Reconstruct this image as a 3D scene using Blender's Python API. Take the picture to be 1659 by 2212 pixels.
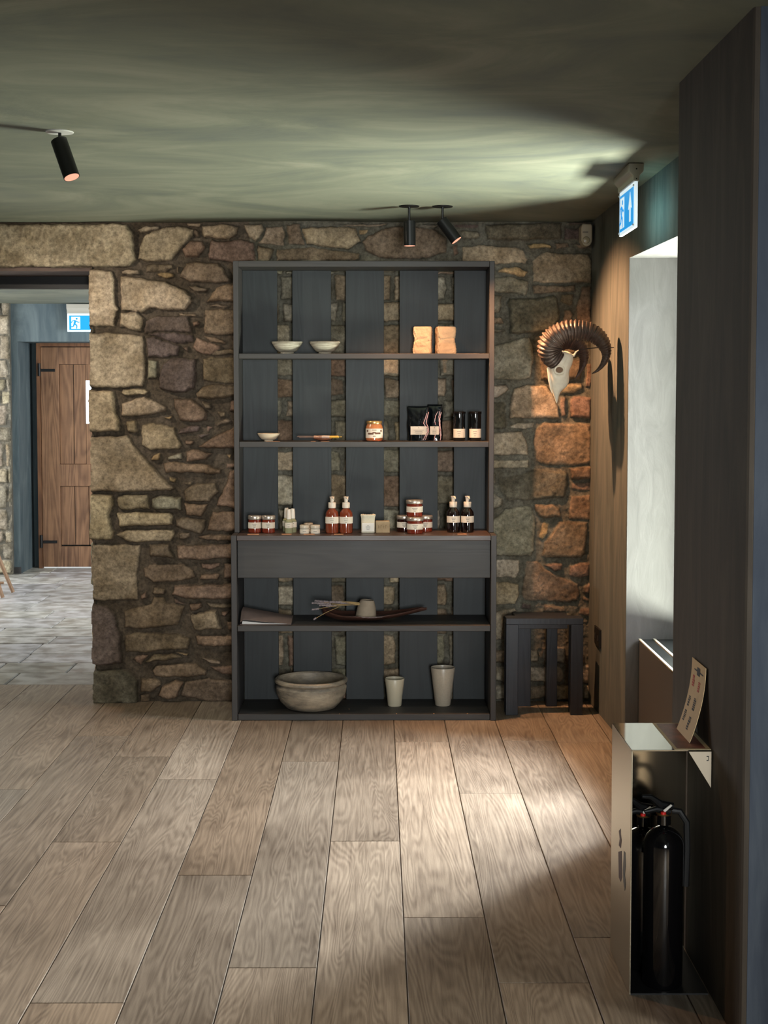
import bpy, bmesh, math, random
import numpy as np
from mathutils import Vector, Matrix
random.seed(7)
for o in list(bpy.data.objects): bpy.data.objects.remove(o)
sc = bpy.context.scene
COL = sc.collection
W_, H_ = 1659.0, 2212.0
F = 3100.0; PITCH = math.radians(3.2); YAW = math.radians(-0.27); V0 = 850 + F*math.tan(PITCH); CAMZ = 1.52

# ---------------------------------------------------------------- camera
cd = bpy.data.cameras.new('camera'); cam = bpy.data.objects.new('camera', cd); COL.objects.link(cam)
cd.sensor_fit = 'VERTICAL'; cd.sensor_height = 36; cd.lens = F/H_*36; cd.shift_y = (V0-H_/2)/H_
cd.clip_start = .05
cam.location = (0, 0, CAMZ); cam.rotation_euler = (math.pi/2-PITCH, 0, YAW)
sc.camera = cam
ROT = cam.rotation_euler.to_matrix()
cd.dof.use_dof = False

def at(u, v, Y=None, X=None, Z=None):
    d = ROT @ Vector(((u-W_/2)/F, -(v-V0)/F, -1))
    if Y is not None: t = Y/d.y
    elif X is not None: t = X/d.x
    else: t = (Z-CAMZ)/d.z
    return Vector((d.x*t, d.y*t, CAMZ+d.z*t))

# ---------------------------------------------------------------- world, exposure
sc.view_settings.view_transform = 'Standard'; sc.view_settings.look = 'None'
sc.view_settings.exposure = 0.0; sc.view_settings.gamma = 1
w = bpy.data.worlds.new('world'); sc.world = w; w.use_nodes = True
bg = w.node_tree.nodes['Background']; bg.inputs[0].default_value = (.62, .80, 1.0, 1); bg.inputs[1].default_value = .16

def area(name, loc, target, size, sizey, power, color, spread=180):
    l = bpy.data.lights.new(name, 'AREA'); l.shape = 'RECTANGLE'; l.size = size; l.size_y = sizey
    l.energy = power; l.color = color; l.spread = math.radians(spread)
    o = bpy.data.objects.new(name, l); COL.objects.link(o); o.location = loc
    o.rotation_euler = (Vector(target)-Vector(loc)).to_track_quat('-Z', 'Y').to_euler()
    return o
# daylight outside the right-hand window
area('window_daylight', (1.70, 5.95, 1.45), (-.5, 5.5, .8), .9, 1.2, 12, (.95, 1.0, .97))
area('broad_sky_daylight', (3.2, 6.5, 2.9), (-.4, 5.2, 0), 2.6, 1.2, 1250, (.96, .99, 1.0))
area('low_sky_daylight', (3.3, 7.95, 3.3), (.2, 4.2, 0), .4, .7, 480, (.98, .99, .97))
area('lawn_bounce_daylight', (2.5, 5.9, .1), (.2, 5.9, 2.36), 2.4, .5, 600, (.95, 1.0, .84))
# daylight of the hall beyond, then two fills added for the near room
area('hall_daylight', (-4.6, 10.4, 1.5), (-2.0, 10.0, .6), 2.4, 1.8, 120, (.96, .98, 1.0))
area('hall_right_daylight', (.12, 10.3, 1.5), (-3.0, 11.9, .9), 1.6, 1.6, 170, (.95, .98, 1.0))
area('rear_room_fill', (.62, -1.9, 1.35), (-.1, 7, 1.2), .8, 1.4, 14.5, (.96, .99, .98), 36)  # fill light added behind the camera to brighten the back wall
area('rear_floor_fill', (2.85, 1.5, 1.7), (1.0, 1.7, 0), .5, .8, 60, (1, .95, .85), 70)  # unseen lamp added to light the floor mirrored in the steel box

# ---------------------------------------------------------------- materials
MATS = {}
def s2l(c):
    return tuple(((x/255)/12.92 if x/255 <= .04045 else (((x/255)+.055)/1.055)**2.4) for x in c)
def mat(name, rgb=(128,128,128), rough=.6, metal=0, var=0, vscale=8, stretch=(1,1,1), bump=0, bscale=60, rgb2=None,
        emit=None, estr=0, trans=0, coat=0, spec=.5, detail=6):
    if name in MATS: return MATS[name]
    m = bpy.data.materials.new(name); m.use_nodes = True; nt = m.node_tree; N = nt.nodes; L = nt.links
    p = N['Principled BSDF']; c = s2l(rgb)
    p.inputs['Base Color'].default_value = (*c, 1); p.inputs['Roughness'].default_value = rough
    p.inputs['Metallic'].default_value = metal; p.inputs['Transmission Weight'].default_value = trans
    p.inputs['Coat Weight'].default_value = coat; p.inputs['Specular IOR Level'].default_value = spec
    if emit: p.inputs['Emission Color'].default_value = (*s2l(emit), 1); p.inputs['Emission Strength'].default_value = estr
    if var or rgb2 or bump:
        tc = N.new('ShaderNodeTexCoord'); mp = N.new('ShaderNodeMapping'); mp.inputs['Scale'].default_value = stretch
        L.new(tc.outputs['Object'], mp.inputs[0])
    if var or rgb2:
        n = N.new('ShaderNodeTexNoise'); n.inputs['Scale'].default_value = vscale; n.inputs['Detail'].default_value = detail
        n.inputs['Roughness'].default_value = .65
        L.new(mp.outputs[0], n.inputs['Vector'])
        r = N.new('ShaderNodeValToRGB'); r.color_ramp.elements[0].position = .35; r.color_ramp.elements[1].position = .68
        a = s2l(rgb2) if rgb2 else tuple(x*(1-var) for x in c)
        b = c if rgb2 else tuple(min(1, x*(1+var)) for x in c)
        r.color_ramp.elements[0].color = (*a, 1); r.color_ramp.elements[1].color = (*b, 1)
        L.new(n.outputs[0], r.inputs[0]); L.new(r.outputs[0], p.inputs['Base Color'])
    if bump:
        n2 = N.new('ShaderNodeTexNoise'); n2.inputs['Scale'].default_value = bscale; n2.inputs['Detail'].default_value = 8
        L.new(mp.outputs[0], n2.inputs['Vector'])
        b_ = N.new('ShaderNodeBump'); b_.inputs['Strength'].default_value = bump; b_.inputs['Distance'].default_value = .01
        L.new(n2.outputs[0], b_.inputs['Height']); L.new(b_.outputs[0], p.inputs['Normal'])
    MATS[name] = m
    return m

def mat_stone():
    m = bpy.data.materials.new('rubble_stone'); m.use_nodes = True; nt = m.node_tree; N = nt.nodes; L = nt.links
    p = N['Principled BSDF']; p.inputs['Roughness'].default_value = .88; p.inputs['Specular IOR Level'].default_value = .25
    a = N.new('ShaderNodeAttribute'); a.attribute_name = 'Col'
    tc = N.new('ShaderNodeTexCoord')
    n = N.new('ShaderNodeTexNoise'); n.inputs['Scale'].default_value = 55; n.inputs['Detail'].default_value = 9; n.inputs['Roughness'].default_value = .72
    L.new(tc.outputs['Object'], n.inputs['Vector'])
    r = N.new('ShaderNodeValToRGB'); r.color_ramp.elements[0].position = .3; r.color_ramp.elements[1].position = .7
    r.color_ramp.elements[0].color = (.40, .39, .38, 1); r.color_ramp.elements[1].color = (1.55, 1.52, 1.48, 1)
    L.new(n.outputs[0], r.inputs[0])
    n1 = N.new('ShaderNodeTexNoise'); n1.inputs['Scale'].default_value = 9; n1.inputs['Detail'].default_value = 5
    L.new(tc.outputs['Object'], n1.inputs['Vector'])
    r1 = N.new('ShaderNodeValToRGB'); r1.color_ramp.elements[0].position = .35; r1.color_ramp.elements[1].position = .65
    r1.color_ramp.elements[0].color = (.72, .68, .62, 1); r1.color_ramp.elements[1].color = (1.15, 1.14, 1.14, 1)
    L.new(n1.outputs[0], r1.inputs[0])
    x = N.new('ShaderNodeMix'); x.data_type = 'RGBA'; x.blend_type = 'MULTIPLY'; x.inputs[0].default_value = 1
    L.new(a.outputs['Color'], x.inputs[6]); L.new(r.outputs[0], x.inputs[7])
    x2 = N.new('ShaderNodeMix'); x2.data_type = 'RGBA'; x2.blend_type = 'MULTIPLY'; x2.inputs[0].default_value = 1
    L.new(x.outputs[2], x2.inputs[6]); L.new(r1.outputs[0], x2.inputs[7]); L.new(x2.outputs[2], p.inputs['Base Color'])
    n2 = N.new('ShaderNodeTexNoise'); n2.inputs['Scale'].default_value = 90; n2.inputs['Detail'].default_value = 10; n2.inputs['Roughness'].default_value = .7
    L.new(tc.outputs['Object'], n2.inputs['Vector'])
    b = N.new('ShaderNodeBump'); b.inputs['Strength'].default_value = .55; b.inputs['Distance'].default_value = .006
    L.new(n2.outputs[0], b.inputs['Height']); L.new(b.outputs[0], p.inputs['Normal'])
    return m
M_STONE = mat_stone()

def mat_wood(name, dark, light, rough=.4, attr=False, axis=1, scale=1.0, dist=2.2, detail_str=1.0):
    m = bpy.data.materials.new(name); m.use_nodes = True; nt = m.node_tree; N = nt.nodes; L = nt.links
    p = N['Principled BSDF']; p.inputs['Roughness'].default_value = rough
    tc = N.new('ShaderNodeTexCoord'); mp = N.new('ShaderNodeMapping')
    sc_ = [9.0*scale]*3; sc_[axis] = .8*scale
    mp.inputs['Scale'].default_value = sc_
    src = tc.outputs['Object']
    if attr:
        a = N.new('ShaderNodeAttribute'); a.attribute_name = 'Col'
        sp = N.new('ShaderNodeSeparateColor'); L.new(a.outputs['Color'], sp.inputs[0])
        cb = N.new('ShaderNodeCombineXYZ'); 
        mu = N.new('ShaderNodeMath'); mu.operation = 'MULTIPLY'; mu.inputs[1].default_value = 37.0
        L.new(sp.outputs[1], mu.inputs[0]); L.new(mu.outputs[0], cb.inputs[0]); L.new(mu.outputs[0], cb.inputs[1]); L.new(mu.outputs[0], cb.inputs[2])
        ad = N.new('ShaderNodeVectorMath'); ad.operation = 'ADD'; L.new(tc.outputs['Object'], ad.inputs[0]); L.new(cb.outputs[0], ad.inputs[1])
        src = ad.outputs[0]
    L.new(src, mp.inputs[0])
    # broad figure: contour lines of a stretched noise give cathedral grain
    n = N.new('ShaderNodeTexNoise'); n.inputs['Scale'].default_value = .75; n.inputs['Detail'].default_value = 2.5; n.inputs['Distortion'].default_value = .5
    L.new(mp.outputs[0], n.inputs['Vector'])
    mu2 = N.new('ShaderNodeMath'); mu2.operation = 'MULTIPLY'; mu2.inputs[1].default_value = 190 if attr else 70; L.new(n.outputs[0], mu2.inputs[0])
    si = N.new('ShaderNodeMath'); si.operation = 'SINE'; L.new(mu2.outputs[0], si.inputs[0])
    mr = N.new('ShaderNodeMapRange'); mr.inputs[1].default_value = -1; mr.inputs[2].default_value = 1; L.new(si.outputs[0], mr.inputs[0])
    # fine fibres
    mpf = N.new('ShaderNodeMapping'); sf = [55.0*scale]*3; sf[axis] = 2.2*scale; mpf.inputs['Scale'].default_value = sf
    L.new(src, mpf.inputs[0])
    nf = N.new('ShaderNodeTexNoise'); nf.inputs['Scale'].default_value = 1.6; nf.inputs['Detail'].default_value = 8; nf.inputs['Roughness'].default_value = .7
    L.new(mpf.outputs[0], nf.inputs['Vector'])
    mxv = N.new('ShaderNodeMix'); mxv.inputs[0].default_value = .84 if attr else .72
    L.new(mr.outputs[0], mxv.inputs[2]); L.new(nf.outputs[0], mxv.inputs[3])
    # blotches
    nb = N.new('ShaderNodeTexNoise'); nb.inputs['Scale'].default_value = 3.2; nb.inputs['Detail'].default_value = 4; L.new(src, nb.inputs['Vector'])
    mxb = N.new('ShaderNodeMix'); mxb.inputs[0].default_value = .30 if attr else .45
    L.new(mxv.outputs[0], mxb.inputs[2]); L.new(nb.outputs[0], mxb.inputs[3])
    r = N.new('ShaderNodeValToRGB'); r.color_ramp.elements[0].position = .30; r.color_ramp.elements[1].position = .68
    r.color_ramp.elements[0].color = (*s2l(dark), 1); r.color_ramp.elements[1].color = (*s2l(light), 1)
    L.new(mxb.outputs[0], r.inputs[0]); out = r.outputs[0]
    if attr:
        x = N.new('ShaderNodeMix'); x.data_type = 'RGBA'; x.blend_type = 'MULTIPLY'; x.inputs[0].default_value = 1
        cc = N.new('ShaderNodeCombineColor')
        mt = N.new('ShaderNodeMath'); mt.operation = 'MULTIPLY'; L.new(sp.outputs[0], mt.inputs[0]); L.new(sp.outputs[2], mt.inputs[1])
        L.new(sp.outputs[0], cc.inputs[0]); L.new(mt.outputs[0], cc.inputs[2])
        m3 = N.new('ShaderNodeMath'); m3.operation = 'ADD'; L.new(sp.outputs[0], m3.inputs[0]); L.new(mt.outputs[0], m3.inputs[1])
        m4 = N.new('ShaderNodeMath'); m4.operation = 'MULTIPLY'; m4.inputs[1].default_value = .5; L.new(m3.outputs[0], m4.inputs[0]); L.new(m4.outputs[0], cc.inputs[1])
        L.new(out, x.inputs[6]); L.new(cc.outputs[0], x.inputs[7]); out = x.outputs[2]
    L.new(out, p.inputs['Base Color'])
    rr = N.new('ShaderNodeMapRange'); rr.inputs[3].default_value = rough-.06; rr.inputs[4].default_value = rough+.14
    L.new(nb.outputs[0], rr.inputs[0]); L.new(rr.outputs[0], p.inputs['Roughness'])
    b = N.new('ShaderNodeBump'); b.inputs['Strength'].default_value = .22*detail_str; b.inputs['Distance'].default_value = .004
    L.new(mxv.outputs[0], b.inputs['Height']); L.new(b.outputs[0], p.inputs['Normal'])
    MATS[name] = m
    return m
M_FLOOR = mat_wood('oak_floor', (94,82,70), (166,153,136), .40, attr=True)
M_DOOR = mat_wood('oak_door', (92,64,46), (160,120,88), .5, axis=2)
M_CAB = mat_wood('charcoal_stained_wood', (25,30,32), (36,42,44), .55, axis=2, detail_str=.7)
M_CABH = mat_wood('charcoal_stained_shelf', (42,40,39), (58,55,52), .5, axis=0, detail_str=.6)

def mat_plaster(name, c1, c2, c3, scale=1.2, stretch=(1,1,1), rough=.75, bump=.25):
    m = bpy.data.materials.new(name); m.use_nodes = True; nt = m.node_tree; N = nt.nodes; L = nt.links
    p = N['Principled BSDF']; p.inputs['Roughness'].default_value = rough; p.inputs['Specular IOR Level'].default_value = .3
    tc = N.new('ShaderNodeTexCoord'); mp = N.new('ShaderNodeMapping'); mp.inputs['Scale'].default_value = stretch
    L.new(tc.outputs['Object'], mp.inputs[0])
    n = N.new('ShaderNodeTexNoise'); n.inputs['Scale'].default_value = scale; n.inputs['Detail'].default_value = 7; n.inputs['Roughness'].default_value = .6
    n.inputs['Distortion'].default_value = 1.6
    L.new(mp.outputs[0], n.inputs['Vector'])
    r = N.new('ShaderNodeValToRGB'); e = r.color_ramp.elements
    e[0].position = .32; e[0].color = (*s2l(c1), 1); e[1].position = .68; e[1].color = (*s2l(c3), 1)
    k = e.new(.5); k.color = (*s2l(c2), 1)
    L.new(n.outputs[0], r.inputs[0]); L.new(r.outputs[0], p.inputs['Base Color'])
    b = N.new('ShaderNodeBump'); b.inputs['Strength'].default_value = bump; b.inputs['Distance'].default_value = .02
    L.new(n.outputs[0], b.inputs['Height']); L.new(b.outputs[0], p.inputs['Normal'])
    MATS[name] = m
    return m
M_CEIL = mat_plaster('trowelled_green_grey_plaster', (98,103,96), (114,118,104), (132,133,118), 1.1, (1, 1.6, 1))
M_WALL = mat_plaster('dark_limewash_plaster', (80,86,84), (96,100,96), (110,112,106), 3.0, (3, 3, .5), bump=.1)
M_HALL = mat_plaster('blue_grey_limewash', (70,84,90), (88,100,104), (106,118,120), 2.5, (3, 3, .5), bump=.1)
M_REVEAL = mat_plaster('pale_reveal_paint', (114,113,113), (120,119,119), (126,125,125), 4.0, (4, 4, 1), bump=.08)
M_BLACK = mat('black_metal', (18,19,20), .38, .3)
M_BLACKMATT = mat('black_plastic', (14,14,15), .5)

# ---------------------------------------------------------------- mesh helpers
class MB:
    def __init__(s): s.v = []; s.f = []; s.smooth = False
    def box(s, x0, x1, y0, y1, z0, z1):
        b = len(s.v)
        s.v += [(x0,y0,z0),(x1,y0,z0),(x1,y1,z0),(x0,y1,z0),(x0,y0,z1),(x1,y0,z1),(x1,y1,z1),(x0,y1,z1)]
        s.f += [tuple(b+i for i in q) for q in ((0,3,2,1),(4,5,6,7),(0,1,5,4),(1,2,6,5),(2,3,7,6),(3,0,4,7))]
        return s
    def hexa(s, p):   # 8 corners: bottom 4, top 4
        b = len(s.v); s.v += [tuple(q) for q in p]
        s.f += [tuple(b+i for i in q) for q in ((0,3,2,1),(4,5,6,7),(0,1,5,4),(1,2,6,5),(2,3,7,6),(3,0,4,7))]
        return s
    def prism(s, pts, axis, a, b):    # polygon pts in the other two axes, extruded from a to b
        n = len(pts); o = len(s.v)
        def mk(p, t):
            if axis == 'x': return (t, p[0], p[1])
            if axis == 'y': return (p[0], t, p[1])
            return (p[0], p[1], t)
        s.v += [mk(p, a) for p in pts] + [mk(p, b) for p in pts]
        s.f.append(tuple(range(o, o+n))); s.f.append(tuple(reversed(range(o+n, o+2*n))))
        for i in range(n):
            j = (i+1) % n; s.f.append((o+i, o+n+i, o+n+j, o+j))
        return s
    def lathe(s, prof, cx=0, cy=0, cz=0, n=28, a0=0, a1=None, Mx=None, squash=1.0):
        o = len(s.v); full = a1 is None; m = n if full else n+1
        s.smooth = True
        for (r, z) in prof:
            for i in range(m):
                a = a0 + ((2*math.pi if full else a1-a0)*i/n)
                p = Vector((r*math.cos(a), r*math.sin(a)*squash, z))
                if Mx: p = Mx @ p
                s.v.append((cx+p.x, cy+p.y, cz+p.z))
        for k in range(len(prof)-1):
            for i in range(n):
                j = (i+1) % m if full else i+1
                s.f.append((o+k*m+i, o+k*m+j, o+(k+1)*m+j, o+(k+1)*m+i))
        if full:
            if prof[0][0] > 1e-6: s.f.append(tuple(reversed(range(o, o+m))))
            if prof[-1][0] > 1e-6: s.f.append(tuple(range(o+(len(prof)-1)*m, o+len(prof)*m)))
        return s
    def tube(s, path, rad, n=10, prof=None):
        s.smooth = True
        path = [Vector(p) for p in path]; o = len(s.v); up = None
        if not hasattr(rad, '__len__'): rad = [rad]*len(path)
        for i, p in enumerate(path):
            t = (path[min(i+1, len(path)-1)]-path[max(i-1, 0)]).normalized()
            if up is None:
                up = Vector((0,0,1)) if abs(t.z) < .9 else Vector((0,1,0))
            x = t.cross(up).normalized(); up = x.cross(t).normalized()
            for k in range(n):
                a = 2*math.pi*k/n; q = prof[k] if prof else 1
                s.v.append(tuple(p+(x*math.cos(a)+up*math.sin(a))*rad[i]*q))
        for i in range(len(path)-1):
            for k in range(n):
                j = (k+1) % n; s.f.append((o+i*n+k, o+(i+1)*n+k, o+(i+1)*n+j, o+i*n+j))
        s.f.append(tuple(range(o, o+n))); s.f.append(tuple(reversed(range(o+(len(path)-1)*n, o+len(path)*n))))
        return s
    def build(s, name, m, parent=None, bevel=0, angle=35, sub=0):
        me = bpy.data.meshes.new(name)
        off = Vector(parent_world(parent)) if parent else Vector((0,0,0))
        me.from_pydata([(x-off.x, y-off.y, z-off.z) for x, y, z in s.v], [], s.f)
        bm = bmesh.new(); bm.from_mesh(me); bmesh.ops.recalc_face_normals(bm, faces=bm.faces)
        bm.to_mesh(me); bm.free()
        if s.smooth:
            me.shade_smooth(); me.set_sharp_from_angle(angle=math.radians(angle))
        me.materials.append(m)
        o = bpy.data.objects.new(name, me); COL.objects.link(o)
        if parent: o.parent = parent
        if bevel:
            b = o.modifiers.new('bevel', 'BEVEL'); b.width = bevel; b.segments = 2; b.limit_method = 'ANGLE'
        if sub:
            b = o.modifiers.new('sub', 'SUBSURF'); b.levels = sub; b.render_levels = sub
        return o
def parent_world(o):
    v = Vector((0,0,0))
    while o is not None: v += o.location; o = o.parent
    return v
def tag(o, label=None, cat=None, group=None, kind=None):
    if label: o['label'] = label
    if cat: o['category'] = cat
    if group: o['group'] = group
    if kind: o['kind'] = kind
    return o
def thing(name, label, cat, loc, group=None):
    o = bpy.data.objects.new(name, None); COL.objects.link(o); o.location = loc; o.empty_display_size = .05
    return tag(o, label, cat, group)
def struct(name, mb, m, parent=None, bevel=0):
    o = mb.build(name, m, parent, bevel)
    if not parent: o['kind'] = 'structure'
    return o
def copy_tree(o, loc, label, group=None, rotz=None):
    def rec(s, par):
        c = s.copy(); COL.objects.link(c); c.parent = par
        for ch in s.children: rec(ch, c)
        return c
    kids = rec(o, None); kids.location = loc; kids['label'] = label
    if group: kids['group'] = group
    if rotz is not None: kids.rotation_euler.z = rotz
    return kids
def rotate_thing(o, rz): o.rotation_euler.z = rz

# ================================================================= STRUCTURE
WR = lambda Y: 1.045+.032*(7-Y)          # inner face of the right-hand wall
ZC = lambda Y: 2.352+min(.03, max(0, (7-Y)*.018))

# ---------- oak floor: one mesh of boards
def board_floor():
    X0, PW = -.160, .236
    rows = {0:[1817],1:[1603,1982],2:[1714],-1:[1645,2090],-2:[1890],-3:[1683],-4:[1634,1818],-5:[1589]}
    rnd = random.Random(3); v = []; f = []; cols = []
    for c in range(-14, 8):
        js = sorted(at(800, q, Z=0).y for q in rows.get(c, []))
        lo, hi = -2.0, 7.44
        pts = list(js)
        y = (js[0] if js else rnd.uniform(3, 5))
        if not js: pts = [y]
        while y > lo: y -= rnd.uniform(1.6, 2.2); pts.append(y)
        y = max(pts)
        while y < hi: 
            y += rnd.uniform(1.7, 2.3) if not js else 2.6
            pts.append(y)
        pts = sorted(p for p in pts if lo < p < hi); pts = [lo]+pts+[hi]
        for a, b in zip(pts[:-1], pts[1:]):
            xa, xb = X0+PW*c+.0016, X0+PW*(c+1)-.0016; ya, yb = a+.0014, b-.0014
            o = len(v); e = .0012
            v += [(xa,ya,-.006),(xb,ya,-.006),(xb,yb,-.006),(xa,yb,-.006),(xa+0,ya,-e),(xb,ya,-e),(xb,yb,-e),(xa,yb,-e),
                  (xa+e,ya+e,0),(xb-e,ya+e,0),(xb-e,yb-e,0),(xa+e,yb-e,0)]
            for q in ((0,1,5,4),(1,2,6,5),(2,3,7,6),(3,0,4,7),(4,5,9,8),(5,6,10,9),(6,7,11,10),(7,4,8,11),(8,9,10,11)):
                f.append(tuple(o+i for i in q))
            t = (rnd.uniform(.70, 1.12), rnd.random(), rnd.uniform(.84, 1.04), 1)
            cols += [t]*12
    o = len(v); v += [(-3.6,-2,-.005),(1.9,-2,-.005),(1.9,7.44,-.005),(-3.6,7.44,-.005)]; f.append((o,o+1,o+2,o+3)); cols += [(.25,.5,.9,1)]*4
    me = bpy.data.meshes.new('floor'); me.from_pydata(v, [], f)
    ca = me.color_attributes.new('Col', 'FLOAT_COLOR', 'POINT'); ca.data.foreach_set('color', np.array(cols, 'f').ravel())
    me.materials.append(M_FLOOR); ob = bpy.data.objects.new('floor', me); COL.objects.link(ob); ob['kind'] = 'structure'
board_floor()

# ---------- stone flags of the hall beyond
M_FLAG = None
def flag_floor():
    m = bpy.data.materials.new('worn_limestone_flags'); m.use_nodes = True; nt = m.node_tree; N = nt.nodes; L = nt.links
    p = N['Principled BSDF']; a = N.new('ShaderNodeAttribute'); a.attribute_name = 'Col'; tc = N.new('ShaderNodeTexCoord')
    n = N.new('ShaderNodeTexNoise'); n.inputs['Scale'].default_value = 9; n.inputs['Detail'].default_value = 8; L.new(tc.outputs['Object'], n.inputs['Vector'])
    r = N.new('ShaderNodeValToRGB'); r.color_ramp.elements[0].position = .38; r.color_ramp.elements[1].position = .6
    r.color_ramp.elements[0].color = (.6,.58,.55,1); r.color_ramp.elements[1].color = (1.1,1.1,1.1,1); L.new(n.outputs[0], r.inputs[0])
    x = N.new('ShaderNodeMix'); x.data_type = 'RGBA'; x.blend_type = 'MULTIPLY'; x.inputs[0].default_value = 1
    L.new(a.outputs['Color'], x.inputs[6]); L.new(r.outputs[0], x.inputs[7]); L.new(x.outputs[2], p.inputs['Base Color'])
    mr = N.new('ShaderNodeMapRange'); mr.inputs[3].default_value = .18; mr.inputs[4].default_value = .55; L.new(n.outputs[0], mr.inputs[0]); L.new(mr.outputs[0], p.inputs['Roughness'])
    b = N.new('ShaderNodeBump'); b.inputs['Strength'].default_value = .35; b.inputs['Distance'].default_value = .01; L.new(n.outputs[0], b.inputs['Height']); L.new(b.outputs[0], p.inputs['Normal'])
    rnd = random.Random(11); v = []; f = []; cols = []
    y = 7.445; sh = -.0
    while y < 12.6:
        h = rnd.uniform(.24, .42); x0 = -5+rnd.uniform(0, .5)
        while x0 < .2:
            wd = rnd.uniform(.35, .75); g = .004
            o = len(v); xa, xb, ya, yb = x0+g, x0+wd-g, y+g, min(12.7, y+h)-g; e = .004; dz = rnd.uniform(-.002, 0)
            v += [(xa,ya,-.01),(xb,ya,-.01),(xb,yb,-.01),(xa,yb,-.01),(xa+e,ya+e,dz),(xb-e,ya+e,dz),(xb-e,yb-e,dz),(xa+e,yb-e,dz)]
            for q in ((0,1,5,4),(1,2,6,5),(2,3,7,6),(3,0,4,7),(4,5,6,7)): f.append(tuple(o+i for i in q))
            k = rnd.uniform(.36, .55); cols += [(k*1.0, k*.97, k*rnd.uniform(.86,.98), 1)]*8
            x0 += wd
        y += h
    o = len(v); v += [(-5.2,7.445,-.008),(.3,7.445,-.008),(.3,12.7,-.008),(-5.2,12.7,-.008)]; f.append((o,o+1,o+2,o+3)); cols += [(.07,.07,.065,1)]*4
    me = bpy.data.meshes.new('floor_hall'); me.from_pydata(v, [], f)
    ca = me.color_attributes.new('Col', 'FLOAT_COLOR', 'POINT'); ca.data.foreach_set('color', np.array(cols, 'f').ravel())
    me.materials.append(m); ob = bpy.data.objects.new('floor_hall', me); COL.objects.link(ob); ob['kind'] = 'structure'
flag_floor()

# ---------- ceiling: softly uneven plaster
def grid_sheet(name, xs, ys, zf, m):
    v = [(x, y, zf(x, y)) for y in ys for x in xs]; nx = len(xs)
    f = [(j*nx+i, (j+1)*nx+i, (j+1)*nx+i+1, j*nx+i+1) for j in range(len(ys)-1) for i in range(nx-1)]
    me = bpy.data.meshes.new(name); me.from_pydata(v, [], f); me.shade_smooth(); me.materials.append(m)
    o = bpy.data.objects.new(name, me); COL.objects.link(o); o['kind'] = 'structure'
    so = o.modifiers.new('thick', 'SOLIDIFY'); so.thickness = .1; so.offset = -1
    return o
def cz(x, y):
    return ZC(y) + .004*math.sin(x*3.1+y*1.7)*math.sin(y*2.3-x)+ .003*math.sin(x*7+1)*math.sin(y*5)
grid_sheet('ceiling', list(np.linspace(-3.6, 1.75, 90)), list(np.linspace(-2, 7.08, 140)), cz, M_CEIL)
o_ = MB().box(-5.2, .3, 7.44, 12.7, 2.27, 2.37); struct('ceiling_hall', o_, M_CEIL)

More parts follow.
